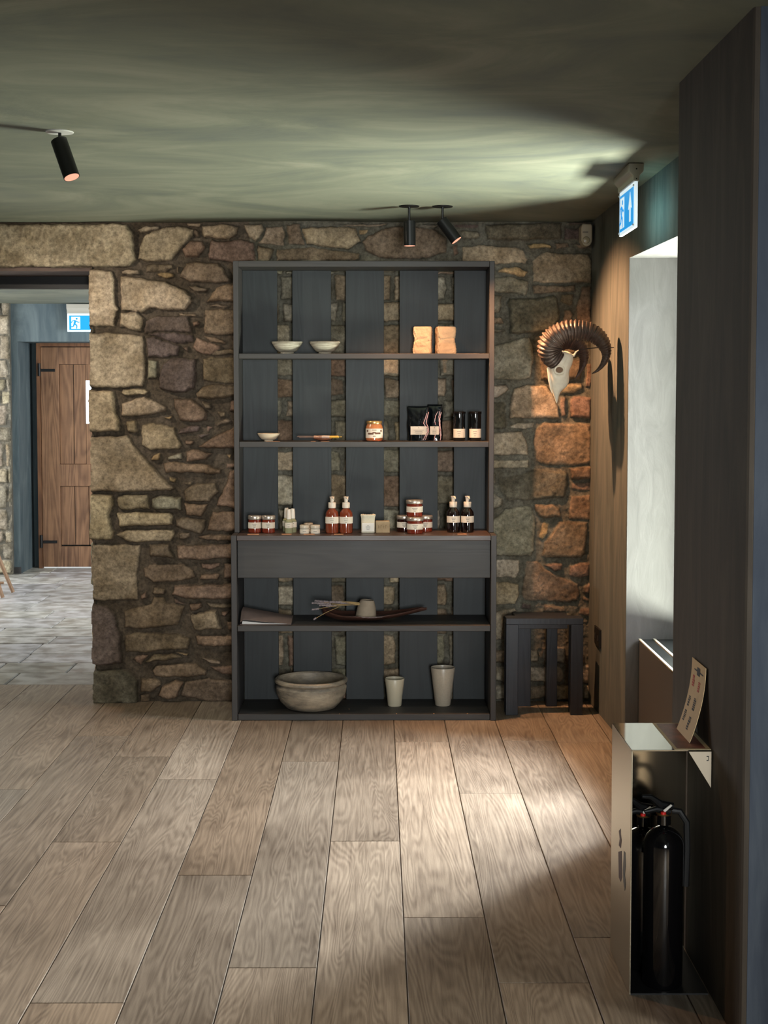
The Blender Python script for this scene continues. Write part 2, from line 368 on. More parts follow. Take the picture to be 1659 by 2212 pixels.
# ---------- rubble wall as carved height field
S1, S4, S6 = 4.879, 2.9625, 6.381
CR = {'A':(180,470,S1),'B':(180,800,S1),'C':(180,1130,S1),'D':(500,470,S4),'E':(1040,470,S6),'F':(1040,780,S6),'G':(1040,1090,S6)}
PAL = {'t':(160,146,124),'b':(126,112,95),'r':(132,112,97),'g':(138,134,118),'G':(98,94,82),'y':(170,148,112),'p':(104,92,88),'w':(168,160,142)}
STONES = '''A t -1700 62 460 62 520 180 525 320 550 440 480 505 160 512 -1700 512
A t 565 130 640 90 790 80 795 105 740 130 600 165
A t 590 290 650 185 820 100 900 85 1080 95 1155 130 1145 200 1050 300 1000 360 930 450 700 470 560 430
A t 1075 60 1100 50 1245 55 1220 95 1100 85
A b 1160 120 1200 140 1215 190 1190 200 1155 160
A r 1125 235 1240 240 1285 300 1220 420 1080 420 1040 340
A t 1245 80 1500 60 1640 100 1620 170 1540 240 1380 215 1270 215 1245 150
A r 1340 230 1500 250 1660 230 1800 260 1815 450 1560 480 1440 450 1310 430 1305 390
A b 650 500 720 490 930 500 935 540 850 580 650 570
A y 765 590 880 580 945 600 945 625 880 640 790 625
A t 390 560 450 535 580 545 590 590 480 600 400 590
A t 40 545 150 535 290 560 325 640 330 900 365 970 335 1000 330 1140 90 1145 40 1140 40 700
A t 380 610 560 620 700 660 860 670 1080 770 1140 830 1145 890 1080 970 850 980 700 950 600 1000 390 980
A b 980 530 1000 515 1015 590 985 590
A b 1080 480 1150 460 1420 480 1560 640 1540 680 1100 680 1015 630
A b 1100 730 1180 720 1310 745 1290 780 1180 785
A r 1400 720 1500 700 1700 700 1700 890 1300 880 1370 760
A b 1310 905 1400 910 1530 940 1480 960 1350 930
A b 1270 960 1700 970 1700 1240 1320 1230 1265 1220
A t 380 1005 560 1000 620 1050 620 1200 540 1195 380 1150
A p 640 1090 780 1040 1090 1035 1140 1180 1140 1215 800 1200 640 1220
A b 1000 1000 1180 1010 1190 1040 1010 1030
A r 1150 1110 1200 1095 1220 1130 1165 1150
A t 40 1215 300 1215 625 1245 640 1460 640 1640 620 1780 400 1790 40 1780
A p 655 1262 740 1257 1020 1345 1000 1450 870 1470 670 1470
A p 650 1228 800 1210 1140 1232 1150 1310 1000 1325 740 1250
A r 1040 1360 1085 1350 1090 1410
A r 1180 1260 1300 1300 1440 1340 1440 1380 1330 1455 1240 1430 1140 1370
A r 1250 1245 1380 1250 1500 1300 1480 1325 1330 1300
A b 1390 1400 1700 1370 1700 1430 1340 1450
A g 665 1500 770 1520 765 1680 750 1700 665 1690
A p 830 1540 900 1490 990 1470 1180 1490 1190 1700 1170 1810 1090 1840 960 1850 800 1800 790 1700
A b 1250 1490 1350 1465 1700 1465 1700 1740 1420 1740 1260 1700
B t 400 195 640 200 690 230 640 260 430 265 390 235
B t 40 200 310 215 330 330 340 460 370 520 370 640 220 650 40 655
B t 390 350 520 310 640 285 760 330 870 370 860 420 700 470 480 495 395 480
B t 445 535 560 530 560 650 460 655
B y 835 495 940 490 900 525
B t 620 570 720 545 960 600 1000 720 1040 800 1000 835 690 835 610 790 590 650
B y 725 890 805 875 790 950 710 945
B g 880 920 960 880 1040 880 1030 940 880 955
B r 1080 860 1150 830 1360 870 1280 950 1080 965
B t 40 705 460 690 560 830 730 1010 950 1240 900 1265 600 1275 40 1285
B r 830 985 960 970 1300 1000 1450 1050 1440 1090 870 1080
B y 900 1125 970 1150 950 1190 905 1170
B b 1050 1180 1140 1180 1135 1210 1060 1205
B b 1060 1250 1200 1190 1380 1190 1420 1280 1330 1380 1060 1390
B r 940 300 1140 300 1240 370 1310 440 1300 520 1220 540 1020 520 960 400
B b 1180 240 1280 150 1380 140 1700 160 1700 265 1300 300 1200 290
B b 1240 330 1340 340 1350 400 1290 400
B b 1410 440 1500 440 1500 490 1440 500
B r 1550 320 1700 310 1700 450 1540 420
B p 1020 610 1150 570 1240 590 1200 650 1000 665
B r 1200 810 1400 680 1590 600 1700 560 1700 835
B r 1070 740 1160 740 1130 785 1075 780
B p 1200 680 1330 660 1240 720
B r 1300 580 1360 600 1300 650
B b 1370 570 1500 500 1560 540 1400 590
B y 1500 880 1560 880 1540 930
B r 1500 980 1700 990 1700 1040 1500 1030
B r 1400 1440 1540 1060 1700 1060 1700 1470
B t 40 1305 310 1320 320 1400 270 1500 290 1640 330 1700 300 1790 40 1790
B t 360 1330 420 1310 670 1310 690 1400 700 1470 410 1475 360 1440
B g 715 1350 800 1320 1020 1345 1030 1470 760 1465 715 1430
B t 340 1500 900 1500 940 1530 930 1620 700 1640 380 1650
B r 1050 1405 1310 1410 1250 1540 1080 1530
B b 970 1570 1100 1550 1290 1580 1280 1660 1240 1740 1150 1710 970 1640
B r 1350 1500 1700 1490 1700 1700 1290 1700
C t 340 120 450 75 930 65 950 110 910 200 440 205
C b 1000 110 1120 105 1120 150 1060 180 1010 180
C r 1210 150 1300 130 1645 120 1645 185 1240 180
C t 40 240 150 230 590 235 590 330 560 500 565 815 200 830 40 815
C b 690 240 900 230 960 370 700 360
C r 980 240 1640 220 1640 370 1200 390 990 380
C b 630 480 700 440 1050 440 1150 500 1170 560 1100 600 740 640 640 570
C r 1235 425 1445 425 1440 470 1350 490 1250 480
C r 1480 430 1645 420 1645 590 1465 590
C r 1240 535 1400 535 1430 560 1410 600 1220 600
C b 740 680 850 700 840 760 720 740
C r 960 660 1645 640 1645 790 1160 810 915 760
C r 600 760 670 730 675 800 600 810
C p 60 855 250 890 330 960 350 1090 390 1200 400 1330 400 1480 140 1500 60 1490
C b 420 930 700 860 730 785 840 790 870 850 1070 870 1040 930 980 1090 620 1120 430 1110
C r 940 800 1040 830 1080 860 950 850
C r 1115 860 1250 850 1250 890 1180 930 1120 930
C b 1290 840 1645 850 1645 890 1330 900
C t 1120 970 1390 920 1470 1120 1160 1130
C r 1445 925 1530 925 1500 990 1450 970
C r 1510 1050 1645 1040 1645 1150 1520 1130
C b 420 1190 560 1160 740 1170 1000 1180 1120 1230 1100 1330 850 1340 600 1370 440 1370
C r 1170 1190 1645 1190 1645 1300 1350 1310 1200 1290
C y 950 1365 1110 1380 1100 1410
C r 520 1440 620 1390 680 1390 600 1500
C b 640 1490 730 1390 930 1380 1060 1430 760 1465
C t 1230 1430 1440 1460 1450 1490 1330 1490
C b 720 1560 800 1500 1180 1480 1290 1570 1280 1620 1080 1635 740 1620
C r 1320 1520 1645 1500 1645 1630 1480 1600 1380 1560
C G 60 1555 400 1540 500 1600 570 1660 580 1900 350 1910 60 1910
C b 600 1640 800 1650 830 1700 700 1800 600 1790
C r 780 1830 830 1720 960 1660 1050 1680 980 1840 880 1870
C b 1060 1680 1300 1640 1645 1680 1645 1890 1300 1890 1020 1830
C b 600 1820 690 1810 690 1890 600 1890
D t 75 45 190 40 205 80 160 150 110 120
D t 215 60 330 50 345 100 330 175 170 165 205 110
D b 355 45 440 35 470 168 360 168
D t 455 60 690 50 800 60 830 150 740 200 580 185 480 170
D y 820 75 880 65 860 100 825 105
D t 700 40 1000 38 980 52 720 50
D b 880 110 980 70 1080 50 1190 60 1300 70 1380 130 1380 220 1250 260 950 258 860 210 835 150
D g 1200 45 1320 40 1300 62 1200 58
D p 1420 40 1580 40 1580 62 1440 65
D g 1450 85 1570 80 1590 110 1560 135 1480 135
D r 1415 175 1445 175 1455 230 1430 245
D b 165 180 270 200 240 270 165 270
D b 285 200 480 185 700 210 820 230 820 270 285 270
E t -250 400 0 375 540 410 600 440 640 560 620 620 400 620 250 635 -270 640
E G 60 85 900 70 1110 70 1110 290 800 300 75 300
E p 1160 140 1460 140 1460 300 1150 300
E p 1190 70 1510 65 1510 95 1200 95
E y 640 360 860 350 980 380 960 410 680 420
E b 1020 345 1200 345 1215 410 1040 425
E b 1280 370 1500 360 1520 420 1350 425
E t 710 600 830 480 960 465 1120 490 1480 500 1525 580 1525 880 1100 895 705 885
E y 240 720 330 675 480 680 650 745 600 815 430 775 240 745
E g 190 820 430 810 520 830 650 880 640 1000 610 1075 450 1040 100 1030 100 820
E b 700 930 1300 930 1305 1010 1000 1030 720 1040
E r 1380 940 1520 930 1530 1480 1330 1480 1315 1230 1370 1060
E b 1110 1060 1290 1050 1280 1190 1230 1210 1090 1150
E g 100 1070 280 1080 290 1220 250 1310 100 1310
E G 400 1120 560 1110 700 1110 1000 1070 1060 1120 1080 1400 950 1560 640 1600 400 1590 400 1280 370 1190
E b 1150 1260 1240 1260 1265 1330 1250 1440 1140 1450
E b 100 1360 280 1370 300 1450 100 1460
E g 100 1520 320 1540 310 1575 100 1570
E g 60 1780 185 1760 560 1660 670 1660 715 1780 720 1950 690 2190 600 2230 60 2220
E b 810 1750 1000 1700 1050 2000 1000 2240 830 2240
E b 1120 1960 1380 1960 1390 2230 1100 2240
E b 1000 1620 1310 1560 1330 1860 1060 1900
F w 60 340 360 330 390 380 340 450 190 500 60 510
F t 450 390 640 320 780 330 910 350 1000 470 1060 640 1085 790 700 790 380 790 400 600
F t 1120 310 1390 310 1390 370 1290 440 1090 450
F r 1450 40 1530 30 1525 350 1450 350
F r 1090 500 1165 510 1170 760 1110 770
F r 1240 540 1300 490 1525 495 1520 790 1230 780
F G 60 570 330 560 340 930 60 940
F w 390 910 520 850 735 850 720 910 620 940 400 930
F w 60 1010 560 970 600 1060 640 1200 650 1290 60 1310
F b 750 960 850 850 980 850 1520 870 1520 1410 1220 1440 900 1440 770 1390 730 1100
F w 60 1370 660 1360 665 1470 60 1480
F G 250 1600 560 1560 660 1510 900 1490 1180 1540 1210 1700 1150 1880 900 1900 600 1920 360 1930 260 1800
F r 1225 1480 1520 1450 1520 1630 1250 1630
F r 1255 1690 1520 1670 1520 1790 1260 1780
F r 1240 1880 1520 1840 1520 2180 1220 2180
F g 60 1560 205 1550 205 1700 60 1700
F g 60 1780 165 1830 290 1910 290 2010 60 2110
G g 100 250 170 220 340 80 640 20 720 60 750 300 740 640 700 705 100 710
G b 745 0 1000 10 1080 70 1110 180 860 185 780 170 740 50
G y 860 230 945 270 920 400 840 500 805 470 830 290
G b 1080 240 1470 250 1475 330 1440 690 1380 740 900 740 840 720 870 540 1000 370
G w 100 760 520 760 530 900 480 1025 100 1000
G b 620 780 780 790 900 900 1080 990 1330 1120 1365 1250 1330 1330 1200 1360 900 1340 590 1330 570 1230
G r 870 830 1000 805 1120 830 1110 910 1000 915
G r 1220 840 1510 810 1500 990 1370 1025 1230 1000
G t 100 1060 530 1100 530 1240 480 1390 100 1395
G r 1410 1140 1510 1070 1510 1230 1430 1230
G r 1410 1280 1510 1290 1510 1340 1410 1330
G p 560 1380 690 1390 690 1460 560 1460
G b 870 1390 1140 1420 1180 1490 860 1480
G r 1360 1450 1510 1420 1510 1560 1350 1520
G w 100 1470 460 1450 490 1490 320 1560 290 1880 100 1880'''
YW = 7.035
def noise2(x, z, s, seed):
    rg = np.random.RandomState(seed); g = rg.rand(257, 257)
    fx, fz = x*s+1000, z*s+1000; ix, iz = np.floor(fx).astype(int), np.floor(fz).astype(int); tx, tz = fx-ix, fz-iz
    tx = tx*tx*(3-2*tx); tz = tz*tz*(3-2*tz)
    G_ = lambda a, b: g[a % 257, b % 257]
    return (G_(ix,iz)*(1-tx)+G_(ix+1,iz)*tx)*(1-tz)+(G_(ix,iz+1)*(1-tx)+G_(ix+1,iz+1)*tx)*tz-.5
def fbm(x, z, s, seed, o=4):
    r = 0; a = 1
    for i in range(o): r = r+a*noise2(x, z, s, seed+i); s *= 2.03; a *= .55
    return r
def auto_stones(x0, x1, z0, z1, rnd, hs=(.05,.15), ws=(.08,.26), pal='tbrgbrGp'):
    out = []; z = z0
    while z < z1-.02:
        h = min(rnd.uniform(*hs), z1-z); x = x0-rnd.uniform(0, .1)
        while x < x1:
            wd = rnd.uniform(*ws); g = rnd.uniform(.005, .012); j = lambda: rnd.uniform(-.012, .012)
            xa, xb = max(x, x0), min(x+wd, x1)
            if xb-xa > .03:
                out.append((rnd.choice(pal), [(xa+g+abs(j()),z+g+j()*.5),(xb-g-abs(j()),z+g+j()*.5),(xb-g,z+h*.5+j()),(xb-g-abs(j()),z+h-g+j()*.5),((xa+xb)/2,z+h-g+abs(j())*.3),(xa+g+abs(j()),z+h-g+j()*.5)]))
            x += wd
        z += h
    return out
def rubble(name, x0, x1, z0, z1, step, stones, Y, facing='-y', keep=None, mortar=(102,100,90), seed=5, depth=(.012,.034), deep=False):
    xs = np.arange(x0, x1+step/2, step); zs = np.arange(z0, z1+step/2, step)
    X, Z = np.meshgrid(xs, zs); H = np.zeros_like(X); best = np.full(X.shape, -1.0)
    Xn = X+.0085*fbm(X, Z, 22, seed+1, 4); Zn = Z+.0085*fbm(X, Z, 22, seed+9, 4)
    mc = np.array(s2l(mortar)); C = np.ones(X.shape+(3,))*mc
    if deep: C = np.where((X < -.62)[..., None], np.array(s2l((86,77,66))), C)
    rnd = random.Random(seed)
    rough = fbm(X, Z, 9, seed+20, 5); fine = fbm(X, Z, 45, seed+30, 4)
    for (c, pts) in stones:
        px = np.array([p[0] for p in pts]); pz = np.array([p[1] for p in pts]); mg = .03
        i0, i1 = np.searchsorted(xs, [px.min()-mg, px.max()+mg]); j0, j1 = np.searchsorted(zs, [pz.min()-mg, pz.max()+mg])
        if i1 <= i0 or j1 <= j0: continue
        sx, sz = Xn[j0:j1, i0:i1], Zn[j0:j1, i0:i1]; d = np.full(sx.shape, 9.0); ins = np.zeros(sx.shape, bool)
        for k in range(len(px)):
            ax, az, bx, bz = px[k-1], pz[k-1], px[k], pz[k]; ex, ez = bx-ax, bz-az; L2 = ex*ex+ez*ez+1e-12
            t = np.clip(((sx-ax)*ex+(sz-az)*ez)/L2, 0, 1); d = np.minimum(d, np.hypot(sx-ax-t*ex, sz-az-t*ez))
            cnd = ((az > sz) != (bz > sz)); xi = ax+(sz-az)*ex/(ez if abs(ez) > 1e-9 else 1e-9); ins ^= cnd & (sx < xi)
        sd = np.where(ins, d, -d)
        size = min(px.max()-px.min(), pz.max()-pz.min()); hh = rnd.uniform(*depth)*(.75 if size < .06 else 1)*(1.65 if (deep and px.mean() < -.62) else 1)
        bev = min(.016, size*.3); tt = np.clip((sd+.001)/bev, 0, 1); prof = np.sqrt(1-(1-tt)**2)
        tx, tz = rnd.uniform(-.05, .05), rnd.uniform(-.05, .05)
        h = prof*(hh+tx*(sx-px.mean())+tz*(sz-pz.mean())+.010*rough[j0:j1, i0:i1]+.0035*fine[j0:j1, i0:i1])
        b = best[j0:j1, i0:i1]; mk = (sd > -.001) & (sd > b); b[mk] = sd[mk]; H[j0:j1, i0:i1][mk] = np.maximum(h, 0)[mk]
        base = np.array(s2l(PAL[c]))*rnd.uniform(.82, 1.15)*np.array([1, rnd.uniform(.96,1.02), rnd.uniform(.92,1.04)])
        wgt = np.clip(sd/.004, 0, 1)[..., None]
        cc = base*(1+.45*rough[j0:j1, i0:i1, None])*(1-.0)
        C[j0:j1, i0:i1][mk] = (C[j0:j1, i0:i1]*(1-wgt)+cc*wgt)[mk]
    mask = best < 0; H[mask] += (.006*fine+.004*rough)[mask]
    C *= (1+.25*fine[..., None]); C = np.clip(C, .01, 1)
    if facing == '-y': V = np.stack([X, Y-H, Z], -1).reshape(-1, 3)
    elif facing == '-x': V = np.stack([Y-H, X, Z], -1).reshape(-1, 3)
    else: V = np.stack([Y+H, X, Z], -1).reshape(-1, 3)
    nz, nx = X.shape; idx = np.arange(nz*nx).reshape(nz, nx)
    q = np.stack([idx[:-1,:-1], idx[:-1,1:], idx[1:,1:], idx[1:,:-1]], -1)
    if facing == '-x': q = q[..., ::-1]
    if keep is not None:
        K = keep(X, Z); ok = K[:-1,:-1] & K[:-1,1:] & K[1:,1:] & K[1:,:-1]; q = q[ok]
    q = q.reshape(-1, 4)
    me = bpy.data.meshes.new(name); n = len(q)
    me.vertices.add(len(V)); me.vertices.foreach_set('co', V.astype('f').ravel())
    me.loops.add(n*4); me.loops.foreach_set('vertex_index', q.astype('i').ravel())
    me.polygons.add(n); me.polygons.foreach_set('loop_start', np.arange(0, n*4, 4, dtype='i')); me.polygons.foreach_set('loop_total', np.full(n, 4, 'i'))
    me.update(); me.validate()
    ca = me.color_attributes.new('Col', 'FLOAT_COLOR', 'POINT')
    ca.data.foreach_set('color', np.concatenate([C.reshape(-1, 3), np.ones((C.size//3, 1))], 1).astype('f').ravel())
    me.shade_smooth(); me.materials.append(M_STONE)
    o = bpy.data.objects.new(name, me); COL.objects.link(o); o['kind'] = 'structure'
    return o
XJ = at(199, 1200, Y=7.0).x          # doorway jamb
ZL = at(100, 577, Y=7.0).z           # underside of the stone lintel
rnd = random.Random(21); ST = []
ST += auto_stones(at(520,900,Y=7.0).x, at(1064,900,Y=7.0).x, .0, at(700,577,Y=7).z-.01, rnd, hs=(.07,.17), ws=(.10,.30), pal='tgbgwtr')
ST += auto_stones(at(1064,900,Y=7.0).x, 1.06, .0, at(1200,1392,Y=7).z, rnd, hs=(.05,.10), ws=(.06,.18), pal='wtgbw')
for line in STONES.split('\n'):
    a = line.split(); ox, oy, s = CR[a[0]]; n = list(map(float, a[2:]))
    ST.append((a[1], [(lambda p: (p.x, p.z))(at(ox+n[i]/s, oy+n[i+1]/s, Y=7.0)) for i in range(0, len(n), 2)]))
def keepf(X, Z):
    e = XJ+.010*fbm(X, Z, 12, 77, 4)-.004
    l = ZL+.006*fbm(X, Z, 10, 78, 3)
    return (X > e) | (Z > l)
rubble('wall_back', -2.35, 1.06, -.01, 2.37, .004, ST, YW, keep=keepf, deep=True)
core = MB().box(XJ+.012, 1.9, YW+.012, 7.43, -.01, 2.5); core.box(-2.9, XJ+.012, YW+.012, 7.40, ZL+.012, 2.5); core.box(-4.0, -2.9, YW-.01, 7.43, -.01, 2.5)
struct('wall_back_core', core, mat('lime_mortar', (96,92,82), .9, 0, .3, 12, bump=.4))
jst = auto_stones(YW, 7.43, 0, ZL+.02, rnd, hs=(.14,.26), ws=(.3,.5), pal='ttgb')
rubble('wall_jamb', YW-.018, 7.43, -.01, ZL+.015, .008, jst, XJ+.012, facing='-x', seed=31)
# timber lining and steel track over the doorway
struct('trim_1', MB().box(-2.9, XJ+.01, YW+.01, 7.36, ZL-.016, ZL+.012), mat('dark_timber', (84,64,54), .6, 0, .25, 14, (1,6,6)))
struct('trim_2', MB().box(-2.9, XJ+.02, 7.365, 7.44, 2.055, ZL+.02), M_BLACKMATT)

# ---------- right-hand wall with the window recess
XO = 1.40; YF = at(1356, 900, X=1.072).y; YN = 5.22; ZH = at(1356, 557, Y=YF).z
def wr_box(y0, y1, z0, z1): return [(WR(y0),y0,z0),(XO,y0,z0),(XO,y1,z0),(WR(y1),y1,z0),(WR(y0),y0,z1),(XO,y0,z1),(XO,y1,z1),(WR(y1),y1,z1)]
wr = MB().hexa(wr_box(YF+.003, 7.30, -.01, 2.5)).hexa(wr_box(YN, YF+.003, ZH+.003, 2.5)).hexa(wr_box(3.0, YN, -.01, 2.5))
struct('wall_right', wr, M_WALL)
rv = MB().box(WR(YF)+.001, XO, YF, YF+.003, -.005, ZH+.002).box(WR(YN)+.0005, XO, YN, YN+.003, -.005, ZH)
rv.hexa([(WR(YN)+.001,YN,ZH),(XO,YN,ZH),(XO,YF,ZH),(WR(YF)+.001,YF,ZH),(WR(YN)+.001,YN,ZH+.003),(XO,YN,ZH+.003),(XO,YF,ZH+.003),(WR(YF)+.001,YF,ZH+.003)])
struct('trim_3', rv, M_REVEAL)
struct('wall_right_sill', MB().box(XO-.12, XO, YN, YF, -.01, .46), M_REVEAL)
wf = MB(); a, b = YN+.004, YF
wf.box(XO-.05, XO-.01, a, a+.05, .46, ZH).box(XO-.05, XO-.01, b-.05, b, .46, ZH).box(XO-.05, XO-.01, a+.05, b-.05, .46, .51).box(XO-.05, XO-.01, a+.05, b-.05, ZH-.05, ZH)
win = struct('window_1', wf, mat('dark_window_frame', (50,52,54), .5))
gm = bpy.data.materials.new('window_glass'); gm.use_nodes = True; N = gm.node_tree.nodes; N.remove(N['Principled BSDF'])
tr = N.new('ShaderNodeBsdfTransparent'); gl = N.new('ShaderNodeBsdfGlossy'); gl.inputs['Roughness'].default_value = .02; mx = N.new('ShaderNodeMixShader'); mx.inputs[0].default_value = .06
gm.node_tree.links.new(tr.outputs[0], mx.inputs[1]); gm.node_tree.links.new(gl.outputs[0], mx.inputs[2]); gm.node_tree.links.new(mx.outputs[0], N['Material Output'].inputs[0])
MB().box(XO-.033, XO-.029, a+.05, b-.05, .51, ZH-.05).build('window_pane', gm, win)

# ---------- low panelled bench in the recess
be = thing('window_bench', 'low dark grey box bench with pale trimmed grille top inside the window recess', 'bench', (1.25, 5.7, 0))
xb = at(1378, 1500, Y=YF-.002).x; zb = at(1378, 1381, Y=YF-.002).z
MB().box(xb, XO-.125, YN+.01, YF-.004, 0, zb-.008).build('bench_body', mat('dark_grey_paint', (74,73,72), .55), be)
MB().box(xb+.002, XO-.125, YN+.01, YF-.004, zb-.0079, zb).build('grille_top', mat('smoked_glass_grille', (24,28,28), .12), be)
mt = mat('pale_metal_trim', (190,186,168), .4, .2)
for x_ in (xb-.001, xb+.062): MB().box(x_, x_+.010, YN+.01, YF-.004, zb-.002, zb+.004).build('trim_strip', mt, be)

# ---------- near pier on the right
PX = .842
struct('wall_pier', MB().box(PX, 1.9, 3.25, 4.06, -.01, 2.5), mat_plaster('shaded_pier_plaster', (60,54,47), (70,63,55), (82,74,64), 3.0, (3, 3, .5), bump=.1), bevel=.012)  # dimness of the pier's side put into a darker brown
struct('wall_near_right', MB().box(PX+.014, 3.0, 3.2485, 3.30, -.01, 2.5), mat_plaster('cool_lit_pier_plaster', (50,58,70), (60,68,80), (72,80,90), 3.0, (3, 3, .5), bump=.1))  # pier's near face; cool light from behind put into its bluish colour
struct('wall_left', MB().box(-3.7, -3.6, -2, 7.05, -.01, 2.5), M_WALL)
struct('wall_rear', MB().box(-3.7, 3.2, -2.1, -2.0, -.01, 2.5), M_WALL)
struct('wall_side_right', MB().box(3.0, 3.1, -2.0, 3.25, -.01, 2.5), M_WALL)

# ---------- hall beyond: walls, recess and oak door
YH = 12.08; xl = at(41, 1000, Y=YH).x; zd = at(100, 738, Y=YH).z; xr = xl+.98; YD = 12.46
h = MB().box(-5.2, xl, YH, 12.7, -.01, 2.3).box(xl, xr, YH, 12.7, zd, 2.3).box(xr, .3, YH, 12.7, -.01, 2.3).box(xl, xr, 12.58, 12.7, -.01, zd)
struct('wall_hall_far', h, M_HALL)
struct('wall_hall_right', MB().box(.2, .3, 7.44, YH, -.01, 2.3), M_HALL)
xs_ = at(23, 1000, Y=12.0).x
hs = auto_stones(-4.2, xs_, 0, 2.28, random.Random(4), hs=(.10,.22), ws=(.10,.22), pal='wwtgw')
rubble('wall_hall_stone', -4.2, xs_, -.01, 2.28, .008, hs, 12.02, seed=41, mortar=(120,116,104))
struct('wall_hall_stone_core', MB().box(-4.2, xs_-.002, 12.02, 12.079, -.01, 2.28), MATS['lime_mortar'])
struct('baseboard_hall', MB().box(xs_+.001, xl+.006, YH-.008, YH+.001, 0, .055), mat('slate_skirting', (52,50,50), .6))
fr = mat_wood('oak_frame', (84,54,36), (140,98,66), .55, axis=2)
dl = at(91, 1000, Y=YD).x; dr = dl+.80; dt = at(120, 750, Y=YD).z
door = struct('door_1', MB().box(dl-.035, dl-.003, YD-.02, YD+.04, 0, dt+.045).box(dr+.003, dr+.035, YD-.02, YD+.04, 0, dt+.045).box(dl-.003, dr+.003, YD-.02, YD+.04, dt+.006, dt+.045), fr)
zz = lambda v: at(120, v, Y=YD).z
st = .155
lf = MB()
lf.box(dl, dl+st, YD-.012, YD+.03, .012, dt).box(dr-st, dr, YD-.012, YD+.03, .012, dt)
lf.box(dl+st, dr-st, YD-.011, YD+.03, zz(787), dt).box(dl+st, dr-st, YD-.011, YD+.03, zz(1050), zz(1003)).box(dl+st, dr-st, YD-.011, YD+.03, .012, zz(1180))
leaf = lf.build('door_leaf', M_DOOR, door, bevel=.003)
pn = MB(); wv = (dr-dl-2*st)/4; sl0, sl1 = at(186, 900, Y=YD).x, at(186, 900, Y=YD).x+.075; s0, s1 = zz(915), zz(822)
def plank(x0, x1, z0, z1): pn.box(x0+.003, x1-.003, YD+.012, YD+.026, z0+.003, z1-.003)
for k in range(4):
    x0, x1 = dl+st+k*wv, dl+st+(k+1)*wv
    plank(x0, x1, .2, zz(1050))
    for (q0, q1) in ((x0, min(x1, sl0)), (max(x0, sl1), x1)):
        if q1-q0 > .008: plank(q0, q1, zz(1003), zz(787))
pn.box(sl0, sl1, YD+.006, YD+.022, zz(1003), s0).box(sl0, sl1, YD+.006, YD+.022, s1, zz(787))
pn.build('door_panel', M_DOOR, door)
MB().box(sl0, sl1, YD+.001, YD+.004, s0, s1).build('door_window', mat('daylit_glass', (230,240,245), .2, emit=(235,245,255), estr=2.6), door)
for v_ in (800, 1170):
    z_ = zz(v_); MB().box(dl+.005, dl+.125, YD-.020, YD-.012, z_-.012, z_+.012).tube([(dl-.008, YD-.026, z_-.05), (dl-.008, YD-.026, z_+.06)], .012, 8).build('hinge', M_BLACKMATT, door)
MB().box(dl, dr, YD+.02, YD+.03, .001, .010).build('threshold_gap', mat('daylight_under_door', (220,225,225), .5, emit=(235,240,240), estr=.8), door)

# stool mostly outside the left edge, beyond the doorway
stl = thing('wooden_stool', 'pale wooden stool leg just inside the left picture edge on the stone floor', 'stool', (-3.0, 10.7, 0))
sm = mat('pale_beech', (150,118,90), .5, 0, .2, 20, (1,1,.2))
MB().lathe([(0,.43),(.15,.43),(.16,.44),(.16,.46),(.15,.47),(0,.47)], -3.02, 10.75).build('seat', sm, stl)
for dx, dy in ((1,-1),(1,1),(-1,-1),(-1,1)):
    MB().tube([(-3.02+dx*.09, 10.75+dy*.09, .43), (-3.02+dx*.24, 10.75+dy*.15, 0.006)], [.017,.014], 10).build('leg', sm, stl)
MB().tube([(-3.22, 10.612, .115), (-2.775, 10.612, .115)], .010, 8).build('stretcher', sm, stl)

# ================================================================= SHELVING UNIT
cab = thing('shelving_unit', 'tall charcoal stained wooden shelving unit with gapped back slats against the rubble wall', 'shelving unit', (-.06, 6.8, 0))
XL, XR, T = -.672, .548, .024
YLf, YUf, YB = 6.60, 6.73, 6.93
zv = lambda v, Y: at(800, v, Y=Y).z
zt1, zt0 = zv(563.5, YUf), zv(576.5, YUf)
zs1 = (zv(763.5, YUf), zv(775, YUf)); zs2 = (zv(954, YUf), zv(966, YUf))
zc1, zc0 = zv(1156.5, YLf), zv(1168, YLf); za0 = zv(1248, YLf+.03); zl = (zv(1351.5, YLf), zv(1364, YLf))
BEV = .0022; M_SIDE = mat_wood('charcoal_stained_side', (44,42,42), (58,55,53), .5, axis=2, detail_str=.6)
for x0 in (XL, XR-T):
    MB().box(x0, x0+T, YUf, YB+.02, zc1, zt1).build('upper_side_panel', M_SIDE, cab, BEV)
for x0 in (XL-.004, XR-T+.002):
    MB().box(x0, x0+T+.002, YLf, YB+.02, 0, zc1).build('lower_side_panel', M_SIDE, cab, BEV)
MB().box(XL+T, XR-T, YUf, YB+.02, zt0, zt1).build('top_panel', M_CABH, cab, BEV)
for (a1, a0) in (zs1, zs2): MB().box(XL+T, XR-T, YUf+.003, YB-.001, a0, a1).build('shelf', M_CABH, cab, BEV)
MB().box(XL+T-.001, XR-T+.001, YLf+.001, YB-.001, zc0, zc1-.0005).build('counter', mat_wood('brown_black_counter', (50,40,36), (76,60,52), .35, axis=0), cab, BEV)
MB().box(XL+T, XR-T, YLf+.02, YLf+.042, za0, zc0).build('apron', M_CABH, cab, BEV)
MB().box(XL+T, XR-T, YLf+.001, YB-.001, zl[1], zl[0]).build('shelf', M_CABH, cab, BEV)
MB().box(XL+T, XR-T, YLf+.006, YB-.001, .001, .030).build('base_shelf', M_CABH, cab, BEV)
for (a_, b_) in ((526,599.6),(632,715.4),(747,829.4),(863,946),(980.7,1058)):
    xa, xb_ = at(a_, 850, Y=YB).x, at(b_, 850, Y=YB).x
    if a_ == 526: xa = XL+T
    if b_ == 1058: xb_ = XR-T
    MB().box(xa, xb_, YB, YB+.018, .03, zt0).build('back_slat', M_CAB, cab, .0015)
